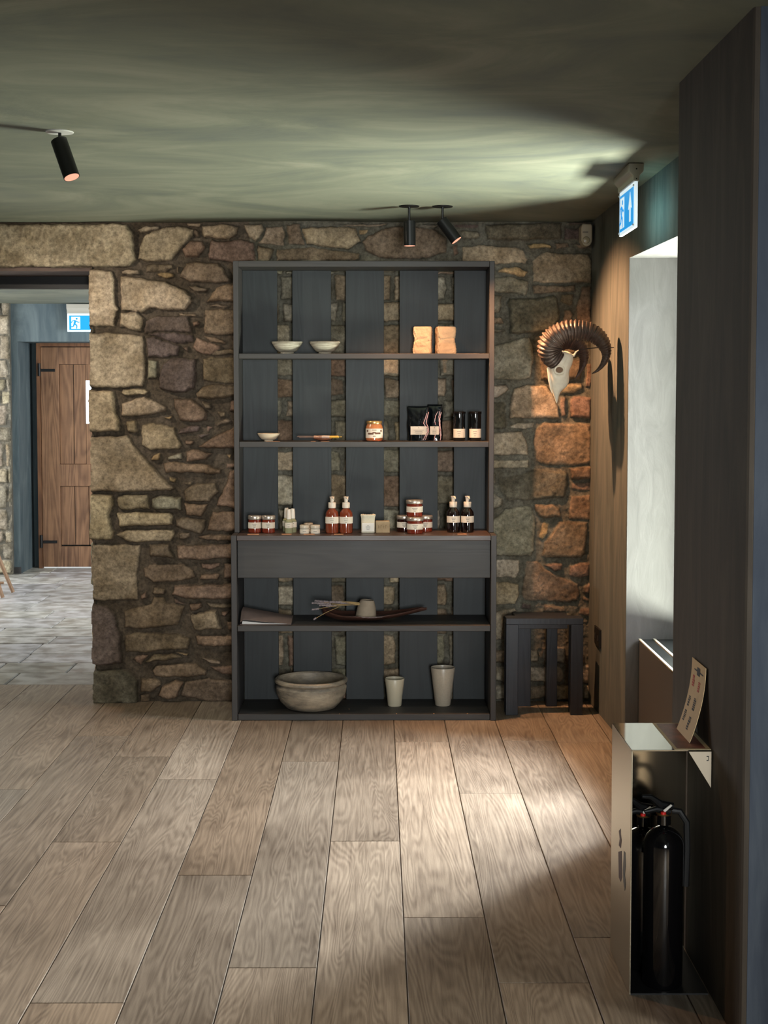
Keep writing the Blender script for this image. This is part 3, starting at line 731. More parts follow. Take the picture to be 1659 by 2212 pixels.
ZS1, ZS2, ZCT, ZS4, ZS5 = zs1[0], zs2[0], zc1-.0005, zl[0], .030

# ================================================================= ITEMS
def xz(u, v, Y): p = at(u, v, Y=Y); return p.x, p.z
M_LABEL = mat('paper_label', (214,206,190), .7)
M_PRINT = mat('label_print', (96,92,88), .7)
M_CREAM = mat('cream_glaze', (206,196,176), .35, 0, .12, 9, (1,1,9), rgb2=(150,140,122))
A0, A1 = math.radians(180+12), math.radians(360-12)
def label_band(parent, name, cx, cy, r, z0, z1, lines=3, m=None, a0=A0, a1=A1, off=0):
    l = MB().lathe([(r+.0006, z0), (r+.0009, z0), (r+.0009, z1), (r+.0006, z1)], cx, cy, 0, 20, a0, a1).build(name, m or M_LABEL, parent)
    p = MB(); am = (a0+a1)/2+off
    for i in range(lines):
        zz_ = z1-(z1-z0)*(.28+.5*i/max(1, lines-1) if lines > 1 else .5); wd = (.34, .24, .14)[i % 3]
        p.lathe([(r+.0013, zz_-.0009), (r+.0013, zz_+.0009)], cx, cy, 0, 8, am-wd, am+wd)
    p.build('print', M_PRINT, l)
    return l
def lathe_bowl(name, label, u, vb, Y, R, Hh, rf, zb, m, group=None, th=.005, cat='bowl'):
    x = at(u, vb, Y=Y).x
    pr = [(0, 0), (rf, 0), (rf*.97, Hh*.10), (rf*1.02, Hh*.14)]
    for i in range(1, 9): t = i/8; pr.append((rf*1.02+(R-rf*1.02)*(t**.72), Hh*(.14+.86*t**1.25)))
    pr.append((R-th*.5, Hh+.0015)); pr.append((R-th, Hh))
    for i in range(7, -1, -1): t = i/8; pr.append((max(0, rf*.9*(t > 0)+(R-th-rf*.9)*(t**.72)), Hh*(.22+.78*t**1.25)))
    o = MB().lathe(pr, x, Y, zb, 40).build(name, m)
    me = o.data
    for v in me.vertices: v.co.x -= x; v.co.y -= Y; v.co.z -= zb
    o.location = (x, Y, zb)
    return tag(o, label, cat, group)
MB1 = mat('streaked_white_glaze', (196,190,172), .4, 0, 0, 6, (2,2,26), rgb2=(112,104,90))
lathe_bowl('ceramic_bowl', 'streaked white ceramic bowl left of its pair on the top shelf', 620.5, 750, 6.80, .0745, .056, .032, ZS1, MB1, 'streaked bowls on the top shelf')
lathe_bowl('ceramic_bowl', 'streaked white ceramic bowl right of its pair on the top shelf, nearer the clay blocks', 702, 750, 6.80, .0745, .056, .030, ZS1, MB1, 'streaked bowls on the top shelf')
lathe_bowl('ceramic_bowl', 'small plain cream footed bowl at the left end of the second shelf', 580.5, 945, 6.80, .0545, .036, .021, ZS2, mat('plain_cream_glaze', (214,196,170), .35))

# clay blocks
def clay_block(u0, u1, label, seed, mirror):
    rg = random.Random(seed); Y = 6.83; x0, x1 = at(u0, 730, Y=Y).x, at(u1, 730, Y=Y).x; z1 = at(u0, 706, Y=Y).z; cx = (x0+x1)/2; w = (x1-x0)/2; hh = z1-ZS1
    bm = bmesh.new(); n = 18; m_ = 26; rings = []
    for k in range(m_+1):
        t = k/m_; wl = 1-.13*math.exp(-((t-.52)/.16)**2)+(.05 if t < .2 else 0); wr_ = 1-.05*math.exp(-((t-.5)/.2)**2)
        if mirror: wl, wr_ = wr_, wl
        ring = []
        for i in range(4*n):
            a = 2*math.pi*i/(4*n); c, s = math.cos(a), math.sin(a); e = .22
            px = math.copysign(abs(c)**e, c); py = math.copysign(abs(s)**e, s)
            px *= w*.95*(wr_ if px > 0 else wl); py *= .034
            r_ = 1-.10*max(0, (t-.93)/.07)**2-.05*max(0, (.05-t)/.05)
            nz = .0012*math.sin(a*7+t*21+seed)+.0010*math.sin(a*13-t*40)
            ring.append(bm.verts.new(((px*r_+nz), py*r_+nz, t*hh)))
        rings.append(ring)
    for k in range(m_):
        for i in range(4*n): j = (i+1) % (4*n); bm.faces.new((rings[k][i], rings[k][j], rings[k+1][j], rings[k+1][i]))
    bm.faces.new(list(reversed(rings[0]))); bm.faces.new(rings[-1])
    # crease across the waist
    for v in bm.verts:
        if v.co.y < -.02:
            zc = hh*(.52+.05*math.sin(v.co.x*90+seed)); v.co.y += .006*math.exp(-((v.co.z-zc)/.0022)**2)
    me = bpy.data.meshes.new('clay_block'); bm.to_mesh(me); bm.free(); me.shade_smooth(); me.set_sharp_from_angle(angle=math.radians(50))
    me.materials.append(mat('raw_pale_clay', (198,168,134), .85, 0, .12, 14, bump=.5, bscale=70))
    o = bpy.data.objects.new('clay_block', me); COL.objects.link(o); o.location = (cx, Y, ZS1); o.rotation_euler.z = .18 if mirror else -.12
    tag(o, label, 'clay block', 'waisted clay blocks on the top shelf')
clay_block(893, 934, 'pale waisted clay block, the left of two on the top shelf', 2, False)
clay_block(941, 984, 'pale waisted clay block, the right of two on the top shelf, nearest the side panel', 5, True)

# incense dish and smudge stick
Y = 6.78; x = at(698, 950, Y=Y).x
dish = MB().lathe([(0,0),(.018,0),(.02,.003),(.045,.012),(.047,.0145),(.043,.0145),(.02,.006),(0,.005)], x, Y, ZS2, 32).build('incense_dish', mat('brown_glaze', (120,78,60), .25, 0, .2, 30))
tag(dish, 'small brown glazed dish under the wrapped incense bundle on the second shelf', 'dish')
ib = thing('incense_bundle', 'wrapped bundle of incense sticks with a yellow end lying across the brown dish', 'incense', (x, Y-.01, ZS2+.02))
z_ = ZS2+.021; xx = lambda u: at(u, 944, Y=Y-.01).x
mm = MB()
for k in range(9):
    a = k*2*math.pi/9; mm.tube([(xx(641+(k*37 % 9)), Y-.01+.0042*math.cos(a), z_+.0042*math.sin(a)), (xx(680), Y-.01+.0035*math.cos(a), z_+.0035*math.sin(a))], .0014, 6)
mm.build('incense_sticks', mat('dusty_incense', (110,92,84), .9), ib)
MB().tube([(xx(678), Y-.01, z_), (xx(695), Y-.01, z_)], .0068, 12).build('patterned_wrap', mat('patterned_paper', (206,170,140), .6, 0, 0, 160, rgb2=(120,70,56)), ib)
MB().tube([(xx(695), Y-.01, z_), (xx(712), Y-.01, z_)], .0070, 12).build('pale_wrap', mat('pale_paper', (196,176,160), .6), ib)
MB().tube([(xx(712), Y-.01, z_), (xx(731), Y-.01, z_), (xx(732), Y-.01, z_), (xx(739), Y-.01, z_)], [.0064,.0064,.0016,.0014], 10).build('yellow_end', mat('yellow_wax', (214,168,70), .5), ib)

# jar on copper coaster
Y = 6.79; x = at(808.5, 950, Y=Y).x
cst = MB().lathe([(0,0),(.052,0),(.059,.0035),(.057,.0045),(.05,.002),(0,.002)], x, Y, ZS2, 36).build('copper_coaster', mat('copper', (210,132,100), .25, 1))
tag(cst, 'round shiny copper coaster under the nut butter jar', 'coaster')
zb = ZS2+.0022; j = thing('spread_jar', 'tan nut butter jar with gold lid and printed label standing on the copper coaster', 'jar', (x, Y, zb))
MB().lathe([(0,0),(.035,0),(.0405,.006),(.0412,.05),(.040,.066),(.034,.080),(.034,.0805),(0,.0805)], x, Y, zb, 32).build('jar_body', mat('nut_butter_jar', (176,112,70), .18, 0, .12, 25, coat=.6), j)
MB().lathe([(0,.081),(.0365,.081),(.037,.083),(.037,.092),(.036,.094),(0,.094)], x, Y, zb, 32).build('lid', mat('gold_lid', (208,170,110), .3, .8), j)
lb = MB().lathe([(.0416,.014),(.0421,.014),(.0421,.058),(.0416,.058)], x, Y, zb, 24, math.radians(195), math.radians(345)).build('label', M_LABEL, j)
pp = MB(); 
for (c, w_, z0, z1) in ((0,.26,.050,.053),(-.85,.12,.043,.052),(.85,.12,.043,.052),(-.42,.34,.030,.0385),(.42,.34,.0315,.040),(0,.2,.036,.042),(0,.16,.021,.024)):
    pp.lathe([(.0425,z0),(.0425,z1)], x, Y, zb, 8, math.radians(270)+c-w_, math.radians(270)+c+w_)
pp.build('label_artwork', mat('brown_print', (96,64,46), .7), lb)

# black pouches with striped string
def pouch(u0, u1, v0, Y, label, seed, lab):
    x0, x1 = at(u0, 920, Y=Y).x, at(u1, 920, Y=Y).x; z1 = at(u0, v0, Y=Y).z; rg = random.Random(seed)
    t = thing('tea_pouch', label, 'pouch', ((x0+x1)/2, Y, ZS2), 'black foil pouches on the second shelf')
    nx, nz = 14, 18; v = []; mb = MB()
    for side in (-1, 1):
        for k in range(nz+1):
            for i in range(nx+1):
                s, q = i/nx, k/nz; th = .030*(1-q)**.6*math.sin(math.pi*min(1, max(0, s)))**.5+.0008
                wr = .0022*math.sin(s*19+k*.9+seed)*math.sin(q*15+seed*2)+.0015*math.sin(s*41+q*33)
                mb.v.append((x0+(x1-x0)*s+.0015*math.sin(q*11), Y+side*th+wr*(side < 0)*min(1, th*90), ZS2+.0005+(z1-ZS2)*q))
    n = (nx+1)*(nz+1)
    for sd in (0, 1):
        for k in range(nz):
            for i in range(nx):
                a = sd*n+k*(nx+1)+i; mb.f.append((a, a+1, a+nx+2, a+nx+1))
    for k in range(nz):
        for i in (0, nx): a = k*(nx+1)+i; mb.f.append((a, a+nx+1, n+a+nx+1, n+a))
    for i in range(nx): mb.f.append((i, n+i, n+i+1, i+1)); a = nz*(nx+1)+i; mb.f.append((a, a+1, n+a+1, n+a))
    mb.smooth = True; mb.build('foil_bag', mat('glossy_black_foil', (12,16,20), .16, .2, coat=.5), t, angle=80)
    lx0, lx1 = at(lab[0], 920, Y=Y-.036).x, at(lab[1], 920, Y=Y-.036).x; lz1, lz0 = at(890, lab[2], Y=Y-.036).z, at(890, lab[3], Y=Y-.036).z
    l = MB().box(lx0, lx1, Y-.0325, Y-.0315, lz0, lz1).build('label', M_LABEL, t)
    p = MB(); h = lz1-lz0; c = (lx0+lx1)/2; w_ = lx1-lx0
    p.box(c-.0015, c+.0015, Y-.033, Y-.0325, lz1-h*.22, lz1-h*.12)
    for k, f_ in enumerate((.32,.22,.26,.2)): p.box(c-w_*f_, c+w_*f_, Y-.033, Y-.0325, lz1-h*(.45+.13*k)-.0006, lz1-h*(.45+.13*k)+.0006)
    p.build('print', M_PRINT, l)
    return t, x1
p1, xa = pouch(881, 927, 878, 6.86, 'wide black foil pouch, the left of two leaning together on the second shelf', 1, (887,922,921,939))
p2, xb2 = pouch(924, 956, 874, 6.90, 'narrow black foil pouch right of and behind the wide pouch', 4, (929,948,921,939))
MSTR = mat('red_white_twine', (226,214,212), .8, 0, 0, 90, (1,1,1), rgb2=(196,120,128))
def twine(parent, pts, Y, r=.0016):
    P = [at(u, v, Y=Y) for u, v in pts]; Q = []
    for i in range(len(P)-1):
        for k in range(5): Q.append(P[i].lerp(P[i+1], k/5)+Vector((.0006*math.sin(i*5+k*2), 0, 0)))
    Q.append(P[-1]); MB().tube(Q, r, 8).build('twine', MSTR, parent)
twine(p1, [(922,893),(919,903),(915,914),(919,921),(924,924),(923,933),(917,945),(914,951)], 6.818)
twine(p1, [(926,890),(922,905),(921,915),(924,921),(926,932),(922,941),(919,950)], 6.816)
twine(p2, [(946,889),(941,898),(939,910),(941,918)], 6.858); twine(p2, [(940,939),(938,951)], 6.858)
twine(p2, [(950,888),(948,900),(949,915),(950,932),(952,945),(951,951)], 6.858, .0019); twine(p2, [(953,890),(950,905),(951,920),(953,940),(951,951)], 6.856, .0018)

# black canisters
def canister(u, label):
    Y = 6.82; x = at(u, 948, Y=Y).x; t = thing('tea_canister', label, 'canister', (x, Y, ZS2), 'dark glass canisters on the second shelf')
    MB().lathe([(0,0),(.026,0),(.028,.003),(.028,.128),(0,.128)], x, Y, ZS2, 32).build('canister_body', mat('dark_canister_glass', (10,12,14), .08, 0, coat=1), t)
    MB().lathe([(0,.1285),(.0295,.1285),(.030,.130),(.030,.138),(.029,.140),(0,.140)], x, Y, ZS2, 32).build('lid', mat('black_lid', (26,24,24), .2, .6), t)
    label_band(t, 'label', x, Y, .028, ZS2+.016, ZS2+.058, 3, off=-.1)
    return t
canister(992, 'tall dark glass canister with black lid, the left of two on the second shelf')
canister(1026.5, 'tall dark glass canister with black lid, the right of two beside the side panel')

# counter goods
M_AMB = mat('amber_glass_cream', (112,42,26), .12, 0, .15, 40, coat=.8)
M_AMBD = mat('amber_glass_dark', (40,14,10), .08, 0, coat=1)
M_TIN = mat('brushed_tin_lid', (196,186,174), .32, .75)
def amber_jar(u, v, Y, r, h, label, zb=None, group='amber jars on the counter', fill=M_AMB):
    x = at(u, v, Y=Y).x; zb = ZCT if zb is None else zb
    t = thing('amber_jar', label, 'jar', (x, Y, zb), group)
    MB().lathe([(0,0),(r*.88,0),(r*.95,.003),(r*.95,h*.70),(r*.9,h*.78),(0,h*.78)], x, Y, zb, 30).build('jar_body', fill, t)
    MB().lathe([(0,h*.785),(r*.98,h*.785),(r,h*.80),(r,h*.97),(r*.96,h),(0,h)], x, Y, zb, 30).build('lid', M_TIN, t)
    label_band(t, 'label', x, Y, r*.95, zb+h*.27, zb+h*.62)
    return t
r1 = .0325
amber_jar(550.5, 1140, 6.74, r1, .081, 'amber cosmetic jar with tin lid at the far left end of the counter', group='pair of amber jars at the left of the counter')
amber_jar(580, 1140, 6.74, r1, .081, 'amber cosmetic jar with tin lid, second from the left end of the counter', group='pair of amber jars at the left of the counter')
g_ = 'stack of four amber jars on the counter'
amber_jar(896.5, 1143, 6.70, .0405, .077, 'front amber jar carrying the top one in the stack of four', group=g_)
amber_jar(873, 1140, 6.79, .036, .077, 'amber jar half hidden at the back left of the jar stack', group=g_, fill=M_AMBD)
amber_jar(918.5, 1140, 6.79, .036, .077, 'amber jar half hidden at the back right of the jar stack', group=g_)
amber_jar(895.5, 1110, 6.735, .0405, .077, 'topmost amber jar resting on the others in the stack', zb=ZCT+.0775, group=g_)

def spray(u, Y, label):
    x = at(u, 1140, Y=Y).x; t = thing('serum_bottle', label, 'bottle', (x, Y, ZCT), 'clear bottles with white caps on the counter')
    MB().lathe([(0,0),(.0175,0),(.0185,.003),(.0185,.055),(.011,.063),(.0095,.065),(0,.065)], x, Y, ZCT, 24).build('bottle_body', mat('pale_oil_glass', (176,176,140), .1, 0, trans=.35, coat=.6), t)
    MB().lathe([(0,.0655),(.0112,.0655),(.0105,.098),(.009,.110),(.0085,.112),(0,.112)], x, Y, ZCT, 20).build('cap', mat('white_plastic', (214,208,196), .35), t)
    label_band(t, 'label', x, Y, .0187, ZCT+.025, ZCT+.050, 2)
spray(619, 6.80, 'clear bottle with white cap, back left of the three on the counter')
spray(624, 6.72, 'clear bottle with white cap standing in front of the other two')
spray(632.5, 6.76, 'clear bottle with white cap, rightmost of the three on the counter')

def balm(u, Y, label, h=.040):
    x = at(u, 1140, Y=Y).x; t = thing('balm_pot', label, 'pot', (x, Y, ZCT), 'little white balm pots on the counter'); r = .0215
    MB().lathe([(0,0),(r,0),(r*1.02,.002),(r*1.02,.021),(r*.9,.023),(0,.023)], x, Y, ZCT, 24).build('pot_body', mat('white_pot', (204,198,184), .3), t)
    MB().lathe([(0,.0235),(r*1.04,.0235),(r*1.06,.025),(r*1.06,.038),(r,.040),(0,.040)], x, Y, ZCT, 24).build('lid', mat('cream_lid', (192,184,166), .3), t)
    label_band(t, 'label', x, Y, r*1.02, ZCT+.004, ZCT+.019, 1)
balm(658, 6.70, 'small white lidded pot, front left of the three pots')
balm(681, 6.70, 'small white lidded pot, front right of the three pots')
balm(666, 6.80, 'small white lidded pot mostly hidden behind the front two')

def pump(u, label, fill, group, Y=6.72, sc_=1.0):
    x = at(u, 1142, Y=Y).x; t = thing('pump_bottle', label, 'bottle', (x, Y, ZCT), group); r = .0315*sc_
    MB().lathe([(0,0),(r*.9,0),(r,.004),(r,.082),(r*.93,.096),(r*.7,.108),(.0125,.118),(.0115,.124),(0,.124)], x, Y, ZCT, 30).build('bottle_body', fill, t)
    MB().lathe([(0,.1185),(.0175,.1185),(.018,.120),(.018,.1425),(.017,.144),(.008,.144),(.008,.150),(.0085,.156),(.010,.166),(.0115,.168),(.0115,.171),(0,.172)], x, Y, ZCT, 24).build('pump', mat('cream_pump', (212,200,184), .35), t)
    MB().tube([(x, Y, ZCT+.168), (x+.006, Y-.018, ZCT+.166), (x+.008, Y-.024, ZCT+.160)], [.005,.0045,.004], 10).build('spout', MATS['cream_pump'], t)
    label_band(t, 'label', x, Y, r, ZCT+.047, ZCT+.078)
M_LOT = mat('amber_lotion_glass', (118,54,32), .1, 0, .2, 12, (1,1,.6), coat=.9)
pump(717.5, 'orange brown pump bottle, left of the pair at mid counter', M_LOT, 'orange pump bottles on the counter')
pump(747.5, 'orange brown pump bottle, right of the pair at mid counter', M_LOT, 'orange pump bottles on the counter')
M_DKB = mat('dark_amber_bottle_glass', (16,8,8), .06, 0, coat=1)
pump(979, 'nearly black pump bottle, left of the pair at the right end', M_DKB, 'dark pump bottles on the counter', 6.76, .98)
pump(1009.5, 'nearly black pump bottle, right of the pair at the right end', M_DKB, 'dark pump bottles on the counter', 6.76, .98)

# soap bag and soap bar
Y = 6.73; x0, x1 = at(780, 1130, Y=Y).x, at(810, 1130, Y=Y).x; sb = thing('soap_bag', 'small cream cotton bag with a white paper wrap between pump bottle and soap bar', 'bag', ((x0+x1)/2, Y, ZCT))
mb = MB(); mb.smooth = True; n = 32; prof = [(0,0,0),(.9,.9,0),(1,1,.003),(1,1,.03),(.98,.95,.055),(.93,.8,.068),(.98,.9,.078),(1.05,1.0,.083),(.9,.8,.087),(.3,.3,.080),(0,0,.078)]
for (a, b, z) in prof:
    for i in range(n):
        t_ = 2*math.pi*i/n; c, s = math.cos(t_), math.sin(t_); fr_ = (.06*math.sin(i*2.9)+.04*math.sin(i*5.3)) if z > .06 else 0
        mb.v.append(((x0+x1)/2+math.copysign(abs(c)**.45, c)*(x1-x0)/2*(a+fr_*.8*(a > 0)), Y+math.copysign(abs(s)**.6, s)*.018*(b+fr_), ZCT+z+.003*(fr_*10)*(z > .08)))
for k in range(len(prof)-1):
    for i in range(n): j_ = (i+1) % n; mb.f.append((k*n+i, k*n+j_, (k+1)*n+j_, (k+1)*n+i))
mb.build('cotton_bag', mat('cream_cotton', (206,198,176), .9, bump=.3, bscale=300), sb, angle=80)
mb = MB(); mb.box(x0+.005, x1-.004, Y-.0205, Y-.0185, ZCT+.008, ZCT+.047); lw = mb.build('paper_wrap', mat('white_wrap', (226,224,216), .7), sb)
mb = MB()
for k, w_ in enumerate((.008,.018,.016,.012)): mb.box((x0+x1)/2-w_*.6, (x0+x1)/2+w_*.6, Y-.021, Y-.0205, ZCT+.0355-.006*k-.0007, ZCT+.0355-.006*k+.0007)
mb.build('print', M_PRINT, lw)
x0, x1 = at(811.5, 1130, Y=Y).x, at(842, 1130, Y=Y).x
sp_ = thing('soap_bar', 'tan oblong soap bar stamped with a maker mark beside the cotton bag', 'soap', ((x0+x1)/2, Y, ZCT))
MB().box(x0, x1, Y-.015, Y+.015, ZCT, ZCT+.0575).build('soap_block', mat('olive_soap', (158,138,106), .7, 0, .1, 40), sp_, bevel=.003)
mb = MB(); cx = (x0+x1)/2
for k in range(4):
    mb.box(cx-.021+k*.011, cx-.0185+k*.011, Y-.0158, Y-.015, ZCT+.022, ZCT+.037)
    mb.box(cx-.0185+k*.011, cx-.0145+k*.011, Y-.0158, Y-.015, ZCT+(.0345 if k % 2 else .028), ZCT+(.037 if k % 2 else .0305))
mb.box(cx-.006, cx+.006, Y-.0158, Y-.015, ZCT+.042, ZCT+.044).build('stamped_mark', mat('soap_shadowed_stamp', (132,112,82), .8), sp_)

# little price tags
tgm = mat('orange_card', (206,146,104), .7)
for (u0, u1, lb_) in ((535,560,'under the left pair of amber jars'),(609,630,'before the clear bottles'),(656,680,'before the small white pots'),(721,742,'before the orange pump bottles'),(988,1008,'before the dark pump bottles')):
    Y = 6.655; a, b = at(u0, 1148, Y=Y).x, at(u1, 1148, Y=Y).x
    o = MB().box(a, b, Y-.012, Y+.004, ZCT+.0002, ZCT+.0022).build('price_tag', tgm); tag(o, 'thin orange card tag lying flat on the counter '+lb_, 'tag', 'flat card tags on the shelves')
for (u0, u1, lb_) in ((575,605,'beneath the cream footed bowl'),(672,682,'left under the brown incense dish'),(694,712,'right under the brown incense dish')):
    Y = 6.745; a, b = at(u0, 955, Y=Y).x, at(u1, 955, Y=Y).x
    o = MB().box(a, b, Y-.007, Y+.004, ZS2+.0002, ZS2+.0016).build('price_tag', tgm); tag(o, 'thin card tag at the second shelf edge '+lb_, 'tag', 'flat card tags on the shelves')

# folder of papers
Y0, Y1 = 6.63, 6.78; fo = thing('paper_folder', 'brown card folder with white pages at the left end of the low shelf', 'folder', (at(570,1348,Y=6.7).x, 6.7, ZS4))
mc = mat('brown_card', (116,98,90), .7, 0, .08, 30)
xa, xb_ = at(517, 1348, Y=Y0).x+.004, at(629, 1348, Y=Y0).x
mb = MB(); mb.smooth = True; n = 16
for k in range(n+1):
    t_ = k/n; x = xa+(xb_-xa)*t_; lift = .030*(1-t_)**1.1+.006
    for (yy, zz_) in ((Y0, lift*.75 if t_ > .02 else .012), (Y0+.06, lift+.018*(1-t_*.6)), (Y1, lift+.026*(1-t_*.5))):
        mb.v.append((x, yy, ZS4+zz_)); mb.v.append((x, yy, ZS4+zz_-.002))
for k in range(n):
    o = k*6
    for q in ((0,2,8,6),(2,4,10,8),(1,7,9,3),(3,9,11,5),(0,6,7,1),(4,5,11,10)): mb.f.append(tuple(o+i for i in q))
mb.f.append((0,1,3,2)); mb.f.append((2,3,5,4)); o = n*6; mb.f.append((o,o+2,o+3,o+1)); mb.f.append((o+2,o+4,o+5,o+3))
mb.build('cover', mc, fo, angle=60)
MB().box(xa, xb_, Y0+.001, Y1, ZS4+.0003, ZS4+.0022).build('back_cover', mc, fo)
MB().prism([(xa+.008, ZS4+.0026), (xb_-.02, ZS4+.0026), (xb_-.02, ZS4+.0046), (xa+.10, ZS4+.0075), (xa+.03, ZS4+.015), (xa+.010, ZS4+.016)], 'y', Y0+.004, Y1-.01).build('pages', mat('white_pages', (214,212,208), .8), fo)

# wooden leaf-shaped tray with vessel and dried lavender
Y = 6.76; xa, xb_ = at(697, 1330, Y=Y).x, at(922, 1330, Y=Y).x; zl_, zr_ = at(700, 1325, Y=Y).z-ZS4, at(920, 1313, Y=Y).z-ZS4
mb = MB(); mb.smooth = True; n, m_ = 44, 16
for layer in (0, 1):
    for i in range(n+1):
        t_ = i/n; x = xa+(xb_-xa)*t_
        hw = .088*(math.sin(math.pi*min(1, (t_*1.25+.03)))**.55 if t_ < .4 else (1-((t_-.4)/.6)**1.6)**1.0*1.0)+.003
        hw = max(.004, min(.088, hw)); end = (zl_*(1-t_/.25)**2 if t_ < .25 else 0)+(zr_-.004)*max(0, (t_-.45)/.55)**1.5
        for j_ in range(m_+1):
            s = -1+2*j_/m_; rim = .026*(1-max(0, (t_-.3))*.75)
            mb.v.append((x, Y+s*hw, ZS4+max(.0003, end*.9)+rim*abs(s)**2.2*(1 if t_ < .97 else .5)+(.007 if layer else 0.0)*(1-abs(s)*.2)))
L0 = (n+1)*(m_+1)
for l in (0, 1):
    for i in range(n):
        for j_ in range(m_): a = l*L0+i*(m_+1)+j_; mb.f.append((a, a+1, a+m_+2, a+m_+1))
for i in range(n):
    for j_ in (0, m_): a = i*(m_+1)+j_; mb.f.append((a, a+m_+1, L0+a+m_+1, L0+a))
for j_ in range(m_):
    for i in (0, n): a = i*(m_+1)+j_; mb.f.append((a, a+1, L0+a+1, L0+a))
tr_ = mb.build('wooden_tray', mat('dark_carved_wood', (78,52,43), .35, 0, .35, 10, (1,4,4), bump=.3, bscale=40), angle=60)
tag(tr_, 'long dark carved wooden tray, leaf shaped with a raised right tip, on the low shelf', 'tray')
xv = at(790, 1330, Y=6.76).x; zb = ZS4+.0085; Mx = Matrix.Rotation(math.radians(5), 4, 'Y')
ve = MB().lathe([(0,0),(.049,0),(.050,.004),(.044,.050),(.034,.080),(.031,.086),(.027,.086),(.029,.078),(.038,.045),(.042,.012),(0,.010)], xv, Y, zb+.003, 36, Mx=Mx).build('clay_vessel', mat('taupe_clay', (160,144,124), .8, 0, .1, 20))
tag(ve, 'small taupe clay cone vessel with open top sitting in the wooden tray', 'vessel')
lv = thing('dried_lavender', 'dried lavender sprigs fanned over the tray with their stems at the clay vessel', 'dried flowers', (at(730,1320,Y=6.72).x, 6.70, ZS4+.04))
rg = random.Random(9); gh = mat('lavender_heads', (184,170,172), .9, 0, .25, 90); gs = mat('straw_stem', (176,148,100), .8)
root = (778, 1304)
for (u, v, hl) in ((674,1303,26),(680,1298,30),(686,1304,28),(700,1300,30),(690,1308,26),(712,1300,26),(674,1317,16),(705,1309,22),(725,1301,24),(735,1303,20),(678,1338,5)):
    yy = 6.705+rg.uniform(-.02, .012); a = at(u, v, Y=yy); r_ = at(root[0]-(45 if v > 1330 else rg.uniform(0, 8)), root[1]+rg.uniform(-3, 5)+(8 if v > 1330 else 0), Y=6.71)
    mid = a.lerp(r_, .5)+Vector((0, 0, .004))
    MB().tube([a, mid, r_], .0011, 6).build('stem', gs, lv)
    d = (r_-a).normalized(); hb = MB(); L_ = hl/460
    k = 0
    while k*.0035 < L_:
        c = a+d*k*.0035; rr = .0040 if k % 2 else .0054
        hb.tube([c-d*.0016, c, c+d*.0016], [rr*.5, rr, rr*.5], 6)
        hb.tube([c+Vector((0, 0, rr)), c+Vector((0, -.001, rr+.0016))], [.0013,.0008], 5) if k % 2 else None
        k += 1
    hb.build('flower_head', gh, lv)

# bottom shelf
M_RUST = mat('smoked_stoneware', (190,174,150), .5, 0, 0, 5, (1,1,2.4), rgb2=(84,80,74), bump=.25, bscale=50)
Y = 6.755; x = at(672, 1500, Y=Y).x
bw = MB().lathe([(0,0),(.105,0),(.118,.004),(.148,.035),(.166,.075),(.169,.102),(.160,.112),(.158,.116),(.168,.120),(.1735,.127),(.1735,.136),(.167,.1415),(.157,.1415),(.151,.134),(.150,.110),(.140,.060),(.110,.022),(0,.016)], x, Y, ZS5+.0005, 56).build('stoneware_basin', M_RUST)
tag(bw, 'large smoke stained stoneware basin with thick rolled rim on the bottom shelf', 'bowl')
def beaker(u, v0, R, r0, Y, label, m, grp='taupe beakers on the bottom shelf'):
    x = at(u, 1530, Y=Y).x; h = at(u, v0, Y=Y).z-ZS5
    o = MB().lathe([(0,0),(r0*.93,0),(r0,.003),(R*.86,h*.62),(R,h*.985),(R-.001,h),(R-.0035,h),(R*.84,h*.6),(r0*.9,.01),(0,.008)], x, Y, ZS5+.0003, 40).build('beaker', m)
    tag(o, label, 'cup', grp)
beaker(852.5, 1465, .0475, .033, 6.79, 'short cream taupe beaker between the basin and the tall beaker', mat('cream_taupe_ceramic', (200,190,166), .35))
beaker(956.5, 1441, .0585, .037, 6.80, 'tall taupe tapered beaker at the right of the bottom shelf', mat('speckled_taupe_ceramic', (180,168,150), .3, 0, .08, 120))
for (u, v, w_) in ((733,1545,'just right of the basin foot'),(857,1551,'in front of the short beaker'),(939,1551,'in front of the tall beaker'),(1012,1551,'near the right end of the board'),(754,1532,'behind the others between basin and short beaker')):
    p = at(u, v, Z=ZS5); o = MB().lathe([(0,0),(.003,.0),(.002,.0015),(0,.002)], p.x, max(p.y, 6.612), ZS5+.0002, 7).build('crumb', mat('pale_chip', (176,140,100), .8)); tag(o, 'tiny pale crumb on the bottom shelf '+w_, 'crumb', 'crumbs on the bottom shelf')

# ================================================================= NESTED FRAME TABLES
M_TAB = mat_wood('dark_table_wood', (28,33,42), (42,48,58), .4, axis=2)
def frame_table(label, x0, x1, y0, y1, h, leg, top):
    t = thing('nesting_table', label, 'table', ((x0+x1)/2, (y0+y1)/2, 0), 'dark nesting tables beside the shelving unit')
    MB().box(x0, x1, y0, y1, h-top, h).build('tabletop', M_TAB, t, .002)
    for x_ in (x0, x1-leg):
        for y_ in ((y0, y0+.03), (y1-.03, y1)): MB().box(x_, x_+leg, y_[0], y_[1], 0, h-top).build('leg', M_TAB, t, .002)
xa, xb_ = at(1093, 1400, Y=6.71).x, at(1260, 1400, Y=6.71).x
frame_table('larger dark wooden nesting table with open frame, in front', xa, xb_, 6.71, 6.80, at(1150, 1336, Y=6.71).z, .058, .030)
xa, xb_ = at(1112, 1400, Y=6.86).x, at(1226, 1400, Y=6.86).x
t2 = thing('nesting_table', 'smaller dark wooden nesting table standing behind the larger one against the stones', 'table', ((xa+xb_)/2, 6.9, 0), 'dark nesting tables beside the shelving unit')
h2 = at(1150, 1330, Y=6.86).z
